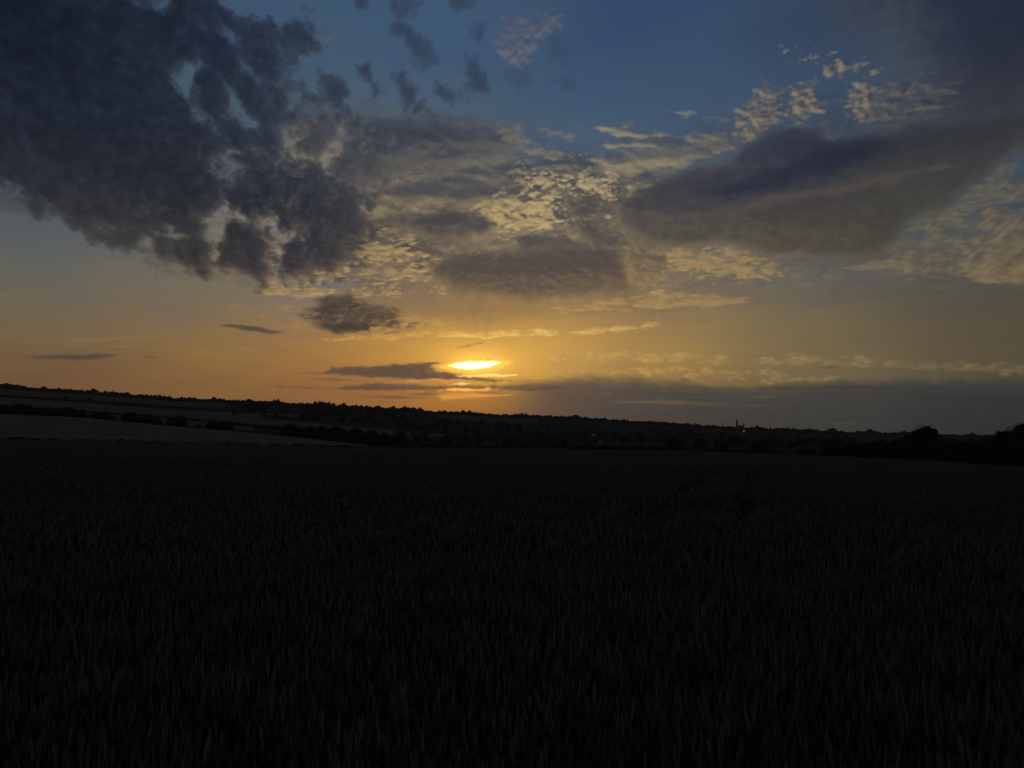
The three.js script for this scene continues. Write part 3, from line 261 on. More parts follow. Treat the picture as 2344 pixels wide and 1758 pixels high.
const M = {
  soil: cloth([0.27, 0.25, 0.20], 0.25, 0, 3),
  stubble: cloth([0.455, 0.41, 0.32], 0.16, 24, 11),
  hay: cloth([0.47, 0.415, 0.335], 0.14, 18, 21),
  pasture: cloth([0.37, 0.36, 0.285], 0.2, 0, 31),
  barley: cloth([0.43, 0.40, 0.32], 0.16, 20, 41),
  grass: cloth([0.36, 0.36, 0.26], 0.18, 0, 51),
  track: cloth([0.50, 0.49, 0.46], 0.15, 0, 61),
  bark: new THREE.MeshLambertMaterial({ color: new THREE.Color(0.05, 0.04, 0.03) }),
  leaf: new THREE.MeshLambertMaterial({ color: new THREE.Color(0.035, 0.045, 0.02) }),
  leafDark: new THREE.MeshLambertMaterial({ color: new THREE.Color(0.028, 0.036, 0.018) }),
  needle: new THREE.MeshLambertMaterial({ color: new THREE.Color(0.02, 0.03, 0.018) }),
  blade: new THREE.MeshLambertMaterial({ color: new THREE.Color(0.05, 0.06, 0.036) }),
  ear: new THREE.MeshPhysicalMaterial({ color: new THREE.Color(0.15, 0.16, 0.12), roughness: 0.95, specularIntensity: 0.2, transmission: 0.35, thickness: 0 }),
  render: new THREE.MeshLambertMaterial({ color: new THREE.Color(0.17, 0.165, 0.15) }),
  white: new THREE.MeshLambertMaterial({ color: new THREE.Color(0.6, 0.585, 0.55) }),
  brick: new THREE.MeshLambertMaterial({ color: new THREE.Color(0.14, 0.09, 0.065) }),
  flint: new THREE.MeshLambertMaterial({ color: new THREE.Color(0.13, 0.12, 0.10) }),
  slate: new THREE.MeshLambertMaterial({ color: new THREE.Color(0.06, 0.06, 0.065) }),
  tile: new THREE.MeshLambertMaterial({ color: new THREE.Color(0.10, 0.055, 0.04) }),
  sheet: new THREE.MeshLambertMaterial({ color: new THREE.Color(0.16, 0.16, 0.155) }),
  pane: new THREE.MeshStandardMaterial({ color: new THREE.Color(0.02, 0.02, 0.025), roughness: 0.15 }),
  glow: new THREE.MeshStandardMaterial({ color: 0x222222, emissive: new THREE.Color(1, 0.95, 0.85), emissiveIntensity: 0.18, roughness: 0.5 }),
  feather: new THREE.MeshLambertMaterial({ color: new THREE.Color(0.03, 0.03, 0.03) }),
  steel: new THREE.MeshStandardMaterial({ color: new THREE.Color(0.12, 0.12, 0.12), roughness: 0.7 }),
};

// ---------------------------------------------------------------- the lie of the land
const RELIEF = [
  [-70,[150,195,240,450,620,880,1250,1800],[-0.19,-0.54,0.759,2.114,2.466,2.925,3.331,3.709]],
  [-33.614,[150,195,240,450,620,880,1250,1800],[-0.271,-0.621,0.298,1.518,1.843,2.33,2.736,3.115]],
  [-28.868,[150,195,240,450,620,880,1250,1800],[-0.371,-0.721,0.086,1.311,1.625,2.052,2.536,2.877]],
  [-23.647,[150,195,240,450,620,880,1250,1800],[-0.537,-0.887,-0.149,0.805,1.222,1.67,2.235,2.533]],
  [-19.432,[150,195,240,450,620,880,1250,1800],[-0.645,-0.995,-0.307,0.46,0.86,1.473,2.087,2.454]],
  [-14.987,[150,195,240,450,620,880,1250,1800],[-0.786,-1.136,-0.503,-0.031,0.503,1.195,1.823,2.263]],
  [-10.35,[150,195,240,450,620,880,1250,1800],[-0.865,-1.215,-0.737,-0.544,0.064,0.865,1.537,2.049]],
  [-5.572,[150,195,240,450,620,880,1250,1800],[-0.907,-1.257,-0.875,-0.616,-0.292,0.389,1.134,1.814]],
  [-0.715,[150,195,240,450,620,880,1250,1800],[-0.944,-1.294,-0.911,-0.618,-0.358,0.098,0.749,1.562]],
  [4.152,[150,195,240,450,620,880,1250,1800],[-1.006,-1.356,-0.942,-0.649,-0.422,0,0.552,1.396]],
  [8.96,[150,195,240,450,620,880,1250,1800],[-1.061,-1.411,-0.997,-0.74,-0.482,-0.161,0.354,1.093]],
  [13.645,[145,188.5,240,450,620,880,1250,1800],[-1.139,-1.489,-1.044,-0.822,-0.569,-0.285,0.158,0.728]],
  [18.151,[140,182,240,450,620,880,1250,1800],[-1.299,-1.649,-1.175,-0.928,-0.619,-0.34,0,0.526]],
  [22.436,[130,169,240,450,620,880,1250,1800],[-1.474,-1.824,-1.294,-0.993,-0.692,-0.391,-0.09,0.331]],
  [26.473,[118,153.4,240,450,620,880,1250,1800],[-1.661,-2.011,-1.369,-1.02,-0.699,-0.379,-0.117,0.204]],
  [30.245,[104,135.2,240,450,620,880,1250,1800],[-1.855,-2.205,-1.406,-1.097,-0.731,-0.394,-0.112,0.112]],
  [33.614,[94,122.2,240,450,620,880,1250,1800],[-2.114,-2.464,-1.437,-1.166,-0.759,-0.407,-0.108,0.081]],
  [70,[80,104,240,450,620,880,1250,1800],[-2.628,-2.978,-1.599,-1.274,-0.867,-0.461,-0.136,0.081]]];   // azimuth, distances, elevations of the ground there
const SKYLINE = [[-35.508,3.628],[-33.733,3.543],[-32.907,3.44],[-32.486,3.319],[-32.062,3.224],[-31.404,3.33],[-30.875,3.265],[-30.197,3.259],[-29.704,3.191],[-28.959,3.185],[-28.635,3.252],[-27.949,3.158],[-27.437,3.173],[-26.738,3.164],[-26.132,3.034],[-25.337,2.996],[-24.396,2.989],[-23.713,2.856],[-23.165,2.928],[-22.331,2.855],[-21.77,2.836],[-21.208,2.908],[-20.493,2.8],[-19.773,2.751],[-18.904,2.828],[-18.021,2.687],[-16.926,2.797],[-16.234,2.62],[-15.328,2.6],[-14.721,2.639],[-14.418,2.768],[-13.805,2.807],[-13.311,2.718],[-12.72,2.503],[-12.349,2.602],[-11.942,2.51],[-11.474,2.546],[-11.003,2.423],[-10.373,2.396],[-9.9,2.431],[-9.361,2.339],[-8.79,2.407],[-8.375,2.313],[-7.897,2.38],[-7.32,2.319],[-6.807,2.289],[-6.227,2.13],[-5.582,2.068],[-5.195,2.134],[-4.289,2.007],[-3.642,2.106],[-3.317,2.074],[-2.667,1.978],[-1.692,1.914],[-0.716,1.882],[-0.065,1.883],[0.456,1.98],[1.399,1.849],[2.212,1.849],[2.927,1.815],[3.834,1.716],[4.676,1.779],[5.772,1.614],[6.48,1.612],[7.057,1.513],[7.696,1.447],[9.286,1.377],[9.919,1.374],[10.548,1.308],[11.488,1.272],[12.265,1.173],[13.408,1.136],[14.326,1.037],[14.874,1.003],[15.78,0.967],[17.272,0.836],[17.687,0.896],[18.156,0.801],[19.032,0.797],[20.185,0.761],[20.984,0.787],[21.601,0.633],[22.105,0.631],[22.58,0.719],[22.99,0.567],[23.483,0.535],[23.947,0.563],[24.459,0.502],[24.92,0.676],[25.367,0.469],[25.818,0.525],[26.341,0.494],[26.785,0.55],[27.198,0.548],[27.633,0.517],[29.013,0.368],[29.505,0.31],[29.994,0.281],[30.478,0.251],[30.866,0.362],[31.315,0.249],[31.787,0.248],[32.37,0.246],[33.515,0.27],[35.287,0.344]];   // azimuth, elevation of the tree tops on the ridge
const RIDGE_TREES = [[-31.404,3.33,0.423],[-28.636,3.281,0.456],[-21.208,2.938,0.391],[-18.962,2.827,0.326],[-16.927,2.828,0.358],[-12.349,2.633,0.391],[-10.657,2.425,0.423],[-9.869,2.463,0.391],[-8.79,2.439,0.423],[-7.961,2.412,0.423],[-7.288,2.351,0.391],[-6.807,2.321,0.423],[-3.642,2.138,0.456],[-3.155,2.107,0.423],[4.676,1.811,0.358],[17.688,0.927,0.423],[22.581,0.748,0.553],[24.92,0.676,0.521],[30.866,0.362,0.326]];
const SPIKY_TREES = [[-27.952,3.273,0.13],[-27.44,3.26,0.13],[-16.834,2.674,0.13],[0.195,1.948,0.163],[0.586,2.012,0.13],[0.846,1.98,0.13],[1.009,1.98,0.13],[1.172,1.915,0.13],[8.526,1.54,0.13],[12.854,1.202,0.13],[13.409,1.199,0.163],[15.33,1.095,0.13],[18.54,0.922,0.13],[19.582,0.794,0.098],[19.758,0.916,0.114]];
const HEDGEROW = [[-33.523,2.165,0.846],[-32.472,2.246,1.367],[-31.726,1.905,0.846],[-31.158,2.083,0.977],[-30.099,2.078,1.237],[-29.463,1.921,1.107],[-28.115,1.746,1.628],[-26.395,1.831,1.107],[-25.395,1.671,1.302],[-24.729,1.385,0.846],[-23.51,1.637,1.498],[-22.186,0.961,0.391],[-21.317,1.299,1.107],[-20.437,1.277,1.237],[-16.013,1.122,1.563],[-14.836,0.972,1.433],[-13.921,1.007,1.302],[-12.783,1.012,1.758],[-11.447,0.922,1.628],[-10.35,0.765,1.433],[-9.404,0.544,1.172],[-8.293,0.674,1.302]];
const FOOT = -1.7, tan = (deg) => Math.tan(deg * DEG);
function spline(xs, ys, x) {                                      // Catmull-Rom, clamped at its ends
  if (x <= xs[0]) return ys[0]; const n = xs.length; if (x >= xs[n - 1]) return ys[n - 1];
  let i = 0; while (xs[i + 1] < x) i++;
  const h = xs[i + 1] - xs[i], t = (x - xs[i]) / h, m = (j) => j <= 0 || j >= n - 1 ? 0 : (ys[j + 1] - ys[j - 1]) / (xs[j + 1] - xs[j - 1]);
  const a = j2(ys[i], ys[i + 1], m(i) * h, m(i + 1) * h, t); return a;
}
function j2(p, q, u, v, t) { const t2 = t * t, t3 = t2 * t; return (2 * t3 - 3 * t2 + 1) * p + (t3 - 2 * t2 + t) * u + (-2 * t3 + 3 * t2) * q + (t3 - t2) * v; }
const AZS = RELIEF.map((c) => c[0]);
function profile(az) {
  const a = clamp(az, -70, 70); let i = 0; while (i < AZS.length - 2 && AZS[i + 1] < a) i++;
  const t = (a - AZS[i]) / (AZS[i + 1] - AZS[i]), s = t, P = RELIEF[i], Q = RELIEF[i + 1];
  return { r: P[1].map((v, k) => mix(v, Q[1][k], s)), e: P[2].map((v, k) => mix(v, Q[2][k], s)) };
}
const edgeOf = (az) => profile(az).r[0];
function ground(az, r) {
  const { r: R, e } = profile(az), h1 = R[0] * tan(e[0]);
  const ripple = (0.00035 * r) * (noise(Math.sin(az * DEG) * r / 60, Math.cos(az * DEG) * r / 60, 77) + 0.5 * noise(Math.sin(az * DEG) * r / 22, Math.cos(az * DEG) * r / 22, 78));
  if (r <= R[0]) { const t = r / R[0]; return mix(FOOT, h1, t) + 0.06 * noise(Math.sin(az * DEG) * r / 9, Math.cos(az * DEG) * r / 9, 79) * Math.min(1, r / 10); }
  const last = R[R.length - 1];
  if (r >= last) { const top = last * tan(e[e.length - 1]); return mix(top, top - 22, sstep(last, last * 1.5, r)); }
  return r * tan(spline(R.map(Math.log), e, Math.log(r))) + ripple * sstep(R[0], R[0] * 1.3, r);
}
const at = (az, r, lift = 0) => new THREE.Vector3(Math.sin(az * DEG) * r, ground(az, r) + lift, -Math.cos(az * DEG) * r);
const polar = (x, z) => [Math.atan2(x, -z) / DEG, Math.hypot(x, z)];

function sheet(azs, radii, lift, metres, radiusOf) {              // a patch of ground between azimuths and distances; uv in metres
  const p = [], uv = [], ix = [], n = radii.length;
  for (const az of azs) for (const q of radii) { const r = radiusOf ? radiusOf(az, q) : q, v = at(az, r, lift); p.push(v.x, v.y, v.z); uv.push(v.x / metres, v.z / metres); }
  for (let i = 0; i + 1 < azs.length; i++) for (let j = 0; j + 1 < n; j++) { const a = i * n + j, b = a + n; ix.push(a, b, a + 1, b, b + 1, a + 1); }
  const g = new THREE.BufferGeometry(); g.setAttribute('position', new THREE.Float32BufferAttribute(p, 3)); g.setAttribute('uv', new THREE.Float32BufferAttribute(uv, 2)); g.setIndex(ix); g.computeVertexNormals();
  return g;
}
const steps = (a, b, n) => Array.from({ length: n + 1 }, (_, i) => a + (b - a) * i / n), logSteps = (a, b, n) => steps(Math.log(a), Math.log(b), n).map(Math.exp);
const roundAz = [...steps(-180, -72, 36), ...steps(-70, 70, 350), ...steps(72, 180, 36)];
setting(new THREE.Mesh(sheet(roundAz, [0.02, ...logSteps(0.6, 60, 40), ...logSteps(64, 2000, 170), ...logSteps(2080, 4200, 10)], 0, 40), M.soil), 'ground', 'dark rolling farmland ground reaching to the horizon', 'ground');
const field = (name, label, a0, a1, r0, r1, lift, metres, m, n = 60) => setting(new THREE.Mesh(sheet(steps(a0, a1, n), steps(0, 1, 24), lift, metres, (az, q) => mix(typeof r0 === 'function' ? r0(az) : r0, typeof r1 === 'function' ? r1(az) : r1, q)), m), name, label, 'field');
const wave = (az, s, k) => k * noise(az * 0.35, s, s);
field('stubble_field', 'pale brown stubble field sloping below the hedgerow trees', -40, -10.6, 205, (az) => 440 + wave(az, 3, 4), 0.25, 60, M.stubble, 90);
field('hay_field', 'pale strip of field behind the hedgerow trees', -20, -5.2, (az) => 690 + wave(az, 5, 10), (az) => mix(860, 800, sstep(-20, -5, az)) + wave(az, 6, 8), 0.4, 70, M.hay, 60);
field('pasture_field', 'dull green pasture just behind the round hedgerow trees', -40, -18.5, 470, (az) => 640 + wave(az, 7, 14), 0.3, 80, M.pasture, 60);
field('barley_field', 'broad dim field on the upper slope under the left ridge', -40, -18, (az) => 700 + wave(az, 8, 20), (az) => 1010 + wave(az, 9, 25), 0.4, 90, M.barley, 70);
field('upland_field', 'long narrow field directly below the left ridge trees', -40, -20.5, (az) => 1180 + wave(az, 12, 20), (az) => 1560 + wave(az, 13, 20), 0.5, 110, M.pasture, 60);
field('ridge_field', 'faint green strip of field below the skyline beneath the sun', -5.5, 2.0, (az) => 1430 + wave(az, 15, 20), (az) => 1700 + wave(az, 16, 15), 0.5, 90, M.grass, 40);
field('small_field', 'small dim meadow between the central woods', -19, -14.5, 1010, 1100, 0.4, 60, M.barley, 20);

// a pale farm track at the far edge of the crop, right of the village
{
  const pts = steps(0, 1, 24).map((t) => { const az = mix(21.6, 24.6, t), r = edgeOf(az) + mix(16, 9, t); return { az, r }; });
  const p = [], ix = [], uv = [];
  pts.forEach(({ az, r }, i) => { for (const s of [-1, 1]) { const v = at(az, r + s * 1.6, 0); v.y = Math.max(v.y, ground(az, r) - 0.05) + 0.12; p.push(v.x, v.y, v.z); uv.push(v.x / 8, v.z / 8); } if (i) { const a = i * 2; ix.push(a - 2, a, a - 1, a, a + 1, a - 1); } });
  const g = new THREE.BufferGeometry(); g.setAttribute('position', new THREE.Float32BufferAttribute(p, 3)); g.setAttribute('uv', new THREE.Float32BufferAttribute(uv, 2)); g.setIndex(ix); g.computeVertexNormals();
  setting(new THREE.Mesh(g, M.track), 'farm_track', 'pale farm track along the far edge of the crop', 'track');
}

// ---------------------------------------------------------------- the standing crop of the near field
function stalkGeometry(count, spread, tall, seed, broad, leaves) {
  seedNow = seed; const leafy = [], ears = []; let p = leafy;
  const strip = (pts, w) => { for (let i = 0; i + 1 < pts.length; i++) { const [a, b] = [pts[i], pts[i + 1]], wa = w[i], wb = w[i + 1]; p.push(a.x - wa.x, a.y, a.z - wa.z, a.x + wa.x, a.y, a.z + wa.z, b.x + wb.x, b.y, b.z + wb.z, a.x - wa.x, a.y, a.z - wa.z, b.x + wb.x, b.y, b.z + wb.z, b.x - wb.x, b.y, b.z - wb.z); } };
  for (let i = 0; i < count; i++) {
    const x = between(-spread, spread), z = between(-spread, spread), h = tall * between(0.72, 1.12), lean = between(0, 0.14), dir = between(0, 6.283), q = between(0, 6.283);
    const P = (t) => new THREE.Vector3(x + Math.cos(dir) * lean * t * t * h, h * t, z + Math.sin(dir) * lean * t * t * h), side = (w, k) => ({ x: Math.cos(k) * w * broad, z: Math.sin(k) * w * broad });
    strip([P(0), P(0.5), P(0.9)], [side(0.003, q), side(0.0025, q), side(0.002, q)]);
    p = ears;
    strip([P(0.86), P(0.94), P(1.03), P(1.1)], [side(0.002, q), side(0.0055, q), side(0.005, q), side(0.001, q)]);
    strip([P(0.86), P(0.94), P(1.03), P(1.1)], [side(0.002, q + 1.6), side(0.0055, q + 1.6), side(0.005, q + 1.6), side(0.001, q + 1.6)]);
    p = leafy;
    for (let k = 0; k < leaves; k++) {
      const t0 = between(0.3, 0.8), d = between(0, 6.283), len = between(0.1, 0.24), o = P(t0), rise = between(0.3, 0.9), w = between(0.004, 0.008);
      const L = (s) => new THREE.Vector3(o.x + Math.cos(d) * len * s, o.y + len * (rise * s - 0.9 * s * s), o.z + Math.sin(d) * len * s);
      strip([L(0), L(0.4), L(0.75), L(1)], [side(w * 0.6, d + 1.57), side(w, d + 1.57), side(w * 0.8, d + 1.57), side(0.0005, d + 1.57)]);
    }
  }
  return [soup(leafy), soup(ears)];
}
{
  const crop = new THREE.Group(), lines = [];
  // two wheel lines left by the sprayer, curving over the right of the field
  for (let t = 0; t <= 1.0001; t += 0.002) { const az = mix(13, 22.8, t * t * 0.48 + t * 0.4), r = mix(14, 112, t * t); for (const o of [-0.9, 0.9]) lines.push([Math.sin(az * DEG) * r + o, -Math.cos(az * DEG) * r]); }
  const wheel = new Set(lines.flatMap(([x, z]) => { const out = []; for (let i = -1; i < 2; i++) for (let j = -1; j < 2; j++) out.push(Math.round(x / 0.22 + i * 0.2) + ',' + Math.round(z / 0.22 + j * 0.2)); return out; }));
  const onLine = (x, z) => wheel.has(Math.round(x / 0.22) + ',' + Math.round(z / 0.22));
  const ring = (r0, r1, half, perM2, count, spread, tall, seed, scale, broad = 1, leaves = 3) => {
    const geometries = [0, 1, 2].map((k) => stalkGeometry(count, spread, tall, seed + k * 7, broad, leaves)), spots = [[], [], []];
    seedNow = seed * 31 + 5; const n = Math.round(half * DEG * (r1 * r1 - r0 * r0) * perM2);
    for (let i = 0; i < n; i++) {
      const az = mix(-half, half, (0.5 + i * 0.7548776662 + between(-0.0004, 0.0004)) % 1), r = Math.sqrt(mix(r0 * r0, r1 * r1, (0.5 + i * 0.5698402910) % 1)), v = at(az, r), k = rnd() * 3 | 0, turn = rnd() * 6.283, s = scale * between(0.85, 1.15), patch = 1 + 0.1 * noise(v.x / 7, v.z / 7, 91);
      if (r > edgeOf(az) - 1 || onLine(v.x, v.z)) continue;
      spots[k].push(new THREE.Matrix4().compose(v, new THREE.Quaternion().setFromEuler(new THREE.Euler(between(-0.06, 0.06), turn, between(-0.06, 0.06))), new THREE.Vector3(s, s * patch, s)));
    }
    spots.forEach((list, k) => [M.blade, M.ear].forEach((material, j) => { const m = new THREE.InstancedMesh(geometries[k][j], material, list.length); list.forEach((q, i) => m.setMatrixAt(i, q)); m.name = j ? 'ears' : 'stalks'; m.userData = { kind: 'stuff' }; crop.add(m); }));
  };
  ring(0.9, 9, 56, 40, 11, 0.12, 0.42, 101, 1);
  ring(9, 32, 44, 8.5, 18, 0.2, 0.42, 202, 1, 1.5, 2);
  ring(32, 80, 40, 2.6, 22, 0.34, 0.45, 303, 1, 2.6, 1);
  ring(80, 152, 40, 1.2, 22, 0.5, 0.5, 404, 1, 4.5, 1);
  crop.name = 'standing_crop'; crop.userData = { label: 'dark standing cereal crop filling the whole near field', category: 'crop', kind: 'stuff' }; scene.add(dress(crop));
}

// ---------------------------------------------------------------- trees
function blob(radius, detail, seed, rough) {
  const g = new THREE.IcosahedronGeometry(1, detail), p = g.attributes.position;
  for (let i = 0; i < p.count; i++) { const x = p.getX(i), y = p.getY(i), z = p.getZ(i), k = 1 + rough * (noise(x * 1.7 + seed, y * 1.7 + z, seed) + 0.6 * noise(x * 3.9, z * 3.9 + y * 2, seed + 3)); p.setXYZ(i, x * radius.x * k, y * radius.y * k, z * radius.z * k); }
  g.deleteAttribute('uv'); g.deleteAttribute('normal'); return g;
}
function leafQuad(p, c, size, n) {                                // a folded leaf cluster: two triangles along a random direction
  const a = new THREE.Vector3(rnd() - 0.5, rnd() - 0.5, rnd() - 0.5).normalize(), b = new THREE.Vector3().crossVectors(a, n).normalize(), w = size * 0.45;
  const q = [c.x - a.x * size, c.y - a.y * size, c.z - a.z * size, c.x + b.x * w, c.y + b.y * w, c.z + b.z * w, c.x + a.x * size, c.y + a.y * size, c.z + a.z * size, c.x - b.x * w, c.y - b.y * w, c.z - b.z * w];
  p.push(q[0], q[1], q[2], q[3], q[4], q[5], q[6], q[7], q[8], q[0], q[1], q[2], q[6], q[7], q[8], q[9], q[10], q[11]);
}
// a crown of clumps inside an ellipsoid, unit width and height (1 wide, 1 high from its foot); lobes are [x, y, z, radius]
function crownGeometry(lobes, leaves, size, seed, core) {
  seedNow = seed; const p = [], solids = [], total = lobes.reduce((s, l) => s + l[3] * l[3], 0);
  for (const [lx, ly, lz, lr] of lobes) {
    if (core) { const g = blob(new THREE.Vector3(lr * 0.8, lr * 0.72, lr * 0.8), core, seed + lx * 9, 0.3); g.translate(lx, ly, lz); const q = (g.index ? g.toNonIndexed() : g).attributes.position.array; for (const v of q) solids.push(v); }
    const n = Math.round(leaves * lr * lr / total);
    for (let i = 0; i < n; i++) {
      const d = new THREE.Vector3(rnd() * 2 - 1, rnd() * 2 - 1, rnd() * 2 - 1); if (d.lengthSq() > 1 || d.lengthSq() < 0.01) { i--; continue; }
      d.normalize(); const k = 1 + 0.2 * noise(d.x * 2.3 + lx * 5, d.y * 2.3 + d.z * 2.3, seed + 5) + 0.16 * noise(d.x * 5.5, d.z * 5.5 + d.y * 4, seed + 6), r = lr * k * (0.68 + 0.27 * Math.sqrt(rnd()));
      leafQuad(p, new THREE.Vector3(lx + d.x * r, ly + d.y * r * 0.9, lz + d.z * r), size * between(0.6, 1.3), new THREE.Vector3(rnd() - 0.5, rnd(), rnd() - 0.5));
    }
  }
  for (const v of p) solids.push(v);
  return soup(solids);
}
function branch(a, b, ra, rb, sides = 6) {
  const c = new THREE.Vector3(...a), d = new THREE.Vector3(...b), g = new THREE.CylinderGeometry(rb, ra, c.distanceTo(d), sides, 1); g.deleteAttribute('uv');
  g.applyQuaternion(new THREE.Quaternion().setFromUnitVectors(new THREE.Vector3(0, 1, 0), d.clone().sub(c).normalize())).translate((a[0] + b[0]) / 2, (a[1] + b[1]) / 2, (a[2] + b[2]) / 2);
  return g.toNonIndexed();
}
function makeTree(lobes, leaves, size, seed, core, trunkHeight, material) {
  const o = new THREE.Group(), limbs = [branch([0, -0.06, 0], [0.01, trunkHeight, 0], 0.035, 0.024)];
  for (const [x, y, z, r] of lobes) limbs.push(branch([0.01, trunkHeight * 0.8, 0], [x * 0.8, y - r * 0.2, z * 0.8], 0.018, 0.006, 5));
  part('trunk', mergeGeometries(limbs), M.bark, o); part('crown', crownGeometry(lobes, leaves, size, seed, core), material, o);
  return o;
}
const ROUND = [
  [[0, 0.62, 0, 0.36], [-0.24, 0.5, 0.08, 0.26], [0.25, 0.5, -0.06, 0.26], [0.04, 0.42, 0.24, 0.26], [-0.02, 0.42, -0.24, 0.26], [0.1, 0.36, 0.1, 0.3]],
  [[-0.08, 0.64, 0.02, 0.33], [0.2, 0.56, 0.1, 0.28], [-0.3, 0.42, -0.05, 0.22], [0.3, 0.4, -0.08, 0.21], [0, 0.4, 0.22, 0.27], [0, 0.36, -0.2, 0.28]],
  [[0.1, 0.66, 0, 0.31], [-0.2, 0.58, -0.04, 0.29], [0.3, 0.44, 0.1, 0.2], [-0.32, 0.36, 0.1, 0.18], [0, 0.38, -0.2, 0.3], [0.02, 0.34, 0.2, 0.27]],
  [[0, 0.68, 0, 0.29], [-0.16, 0.52, 0.1, 0.3], [0.2, 0.5, 0.02, 0.28], [0, 0.32, 0.14, 0.3], [0, 0.32, -0.16, 0.3], [-0.3, 0.3, -0.04, 0.2]],
];
const DOME = [
  [[0, 0.56, 0, 0.4], [-0.24, 0.42, 0.05, 0.33], [0.25, 0.42, -0.05, 0.33], [0, 0.36, 0.24, 0.33], [0, 0.34, -0.22, 0.33], [-0.36, 0.22, 0.02, 0.22], [0.36, 0.23, 0, 0.22]],
  [[-0.1, 0.58, 0, 0.38], [0.2, 0.5, 0.06, 0.34], [-0.28, 0.36, -0.05, 0.29], [0.34, 0.28, -0.04, 0.25], [0.02, 0.34, 0.24, 0.32], [0, 0.3, -0.22, 0.33], [-0.34, 0.18, 0.05, 0.2]],
  [[0.12, 0.6, 0, 0.36], [-0.16, 0.52, -0.04, 0.36], [0.3, 0.38, 0.06, 0.28], [-0.34, 0.3, 0.05, 0.26], [0, 0.32, -0.22, 0.34], [0.04, 0.3, 0.22, 0.32], [0.36, 0.18, 0, 0.2]],
];
const SPIRE = (n, seed) => { const o = new THREE.Group(), p = []; seedNow = seed; for (let i = 0; i < n; i++) { const t = Math.sqrt(rnd()), y = 1 - t * 0.92, r = 0.02 + 0.46 * t * between(0.55, 1.05), a = rnd() * 6.283; leafQuad(p, new THREE.Vector3(Math.cos(a) * r, y, Math.sin(a) * r), between(0.03, 0.07), new THREE.Vector3(0, 1, 0)); } const cone = new THREE.ConeGeometry(0.36, 0.9, 9, 4).toNonIndexed(); cone.translate(0, 0.5, 0); for (const v of cone.attributes.position.array) p.push(v); part('trunk', branch([0, -0.06, 0], [0, 0.5, 0], 0.05, 0.03), M.bark, o); part('crown', soup(p), M.needle, o); return o; };
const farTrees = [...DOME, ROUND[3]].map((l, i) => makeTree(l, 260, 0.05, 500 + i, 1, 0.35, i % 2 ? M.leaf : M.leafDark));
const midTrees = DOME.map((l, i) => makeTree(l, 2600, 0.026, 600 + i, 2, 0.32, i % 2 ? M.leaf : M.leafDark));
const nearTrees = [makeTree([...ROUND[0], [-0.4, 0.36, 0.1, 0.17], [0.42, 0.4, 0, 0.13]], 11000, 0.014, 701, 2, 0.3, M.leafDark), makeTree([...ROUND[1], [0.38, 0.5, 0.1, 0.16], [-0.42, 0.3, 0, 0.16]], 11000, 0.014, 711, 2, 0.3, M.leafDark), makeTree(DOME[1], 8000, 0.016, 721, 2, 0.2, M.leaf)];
const spires = [SPIRE(260, 811), SPIRE(260, 822)];
// stands a copy of a prototype on the ground: az in degrees, r in metres, w and h in metres
function plant(protos, name, label, group, az, r, w, h, sink = 0) {
  const o = protos[rnd() * protos.length | 0].clone(); o.position.copy(at(az, r, -sink)); o.rotation.y = rnd() * 6.283; o.scale.set(w, h, w * between(0.85, 1.15));
  return thing(o, name, label, 'tree', group);
}
const ORDER = ['first', 'second', 'third', 'fourth', 'fifth', 'sixth', 'seventh', 'eighth', 'ninth', 'tenth', 'eleventh', 'twelfth', 'thirteenth', 'fourteenth', 'fifteenth', 'sixteenth', 'seventeenth', 'eighteenth', 'nineteenth', 'twentieth', 'twenty-first', 'twenty-second'];

// the hedgerow at the head of the stubble field
seedNow = 4001;
HEDGEROW.forEach(([az, top, wide], i) => {
  const r = 452 + (i % 3) * 6 - (i > 13 ? (i - 13) * 2 : 0), w = 2 * r * tan(wide / 2) * 0.98, h = r * tan(top) - ground(az, r) + 0.4;
  plant(midTrees, 'hedgerow_tree', ORDER[i] + ' tree from the left picture edge in the hedgerow above the stubble field', 'hedgerow trees above the stubble field', az, r, w, Math.max(2, h), 0.3);
});
// hedges: long runs of leaf clumps, each one hedge
function hedge(name, label, path, tall, thick, leavesPerM, size, seed) {
  seedNow = seed; const p = [];
  for (let i = 0; i + 1 < path.length; i++) {
    const [a0, r0] = path[i], [a1, r1] = path[i + 1], L = at(a0, r0).distanceTo(at(a1, r1));
    for (let k = 0; k < L * leavesPerM; k++) {
      const t = rnd(), az = mix(a0, a1, t), rr = mix(r0, r1, t), bump = 0.75 + 0.4 * noise(az * 1.7, rr / 40, seed) + 0.22 * noise(az * 6.1, rr / 9, seed + 1), v = at(az, rr + (rnd() - 0.5) * thick, -0.1);
      v.y += Math.pow(rnd(), 0.7) * tall * Math.max(0.3, bump); leafQuad(p, v, size * between(0.6, 1.4), new THREE.Vector3(rnd() - 0.5, rnd(), rnd() - 0.5));
    }
    const n = Math.ceil(L / 3); for (let k = 0; k < n; k++) { const az = mix(a0, a1, (k + rnd()) / n), rr = mix(r0, r1, (k + 0.5) / n), bump = 0.75 + 0.4 * noise(az * 1.7, rr / 40, seed) + 0.22 * noise(az * 6.1, rr / 9, seed + 1), g = blob(new THREE.Vector3(1.9, tall * Math.max(0.3, bump) * 0.5, thick * 0.45), 1, seed + k, 0.3), v = at(az, rr); g.translate(v.x, v.y + tall * 0.3, v.z); for (const q of g.attributes.position.array) p.push(q); }
  }
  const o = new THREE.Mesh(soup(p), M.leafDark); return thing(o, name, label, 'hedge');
}
hedge('field_hedge', 'low dark hedge between the near crop and the stubble field', steps(-40, -11, 20).map((a) => [a, edgeOf(a) + 14 + wave(a, 2, 3)]), 1.7, 2.2, 70, 0.13, 9001);
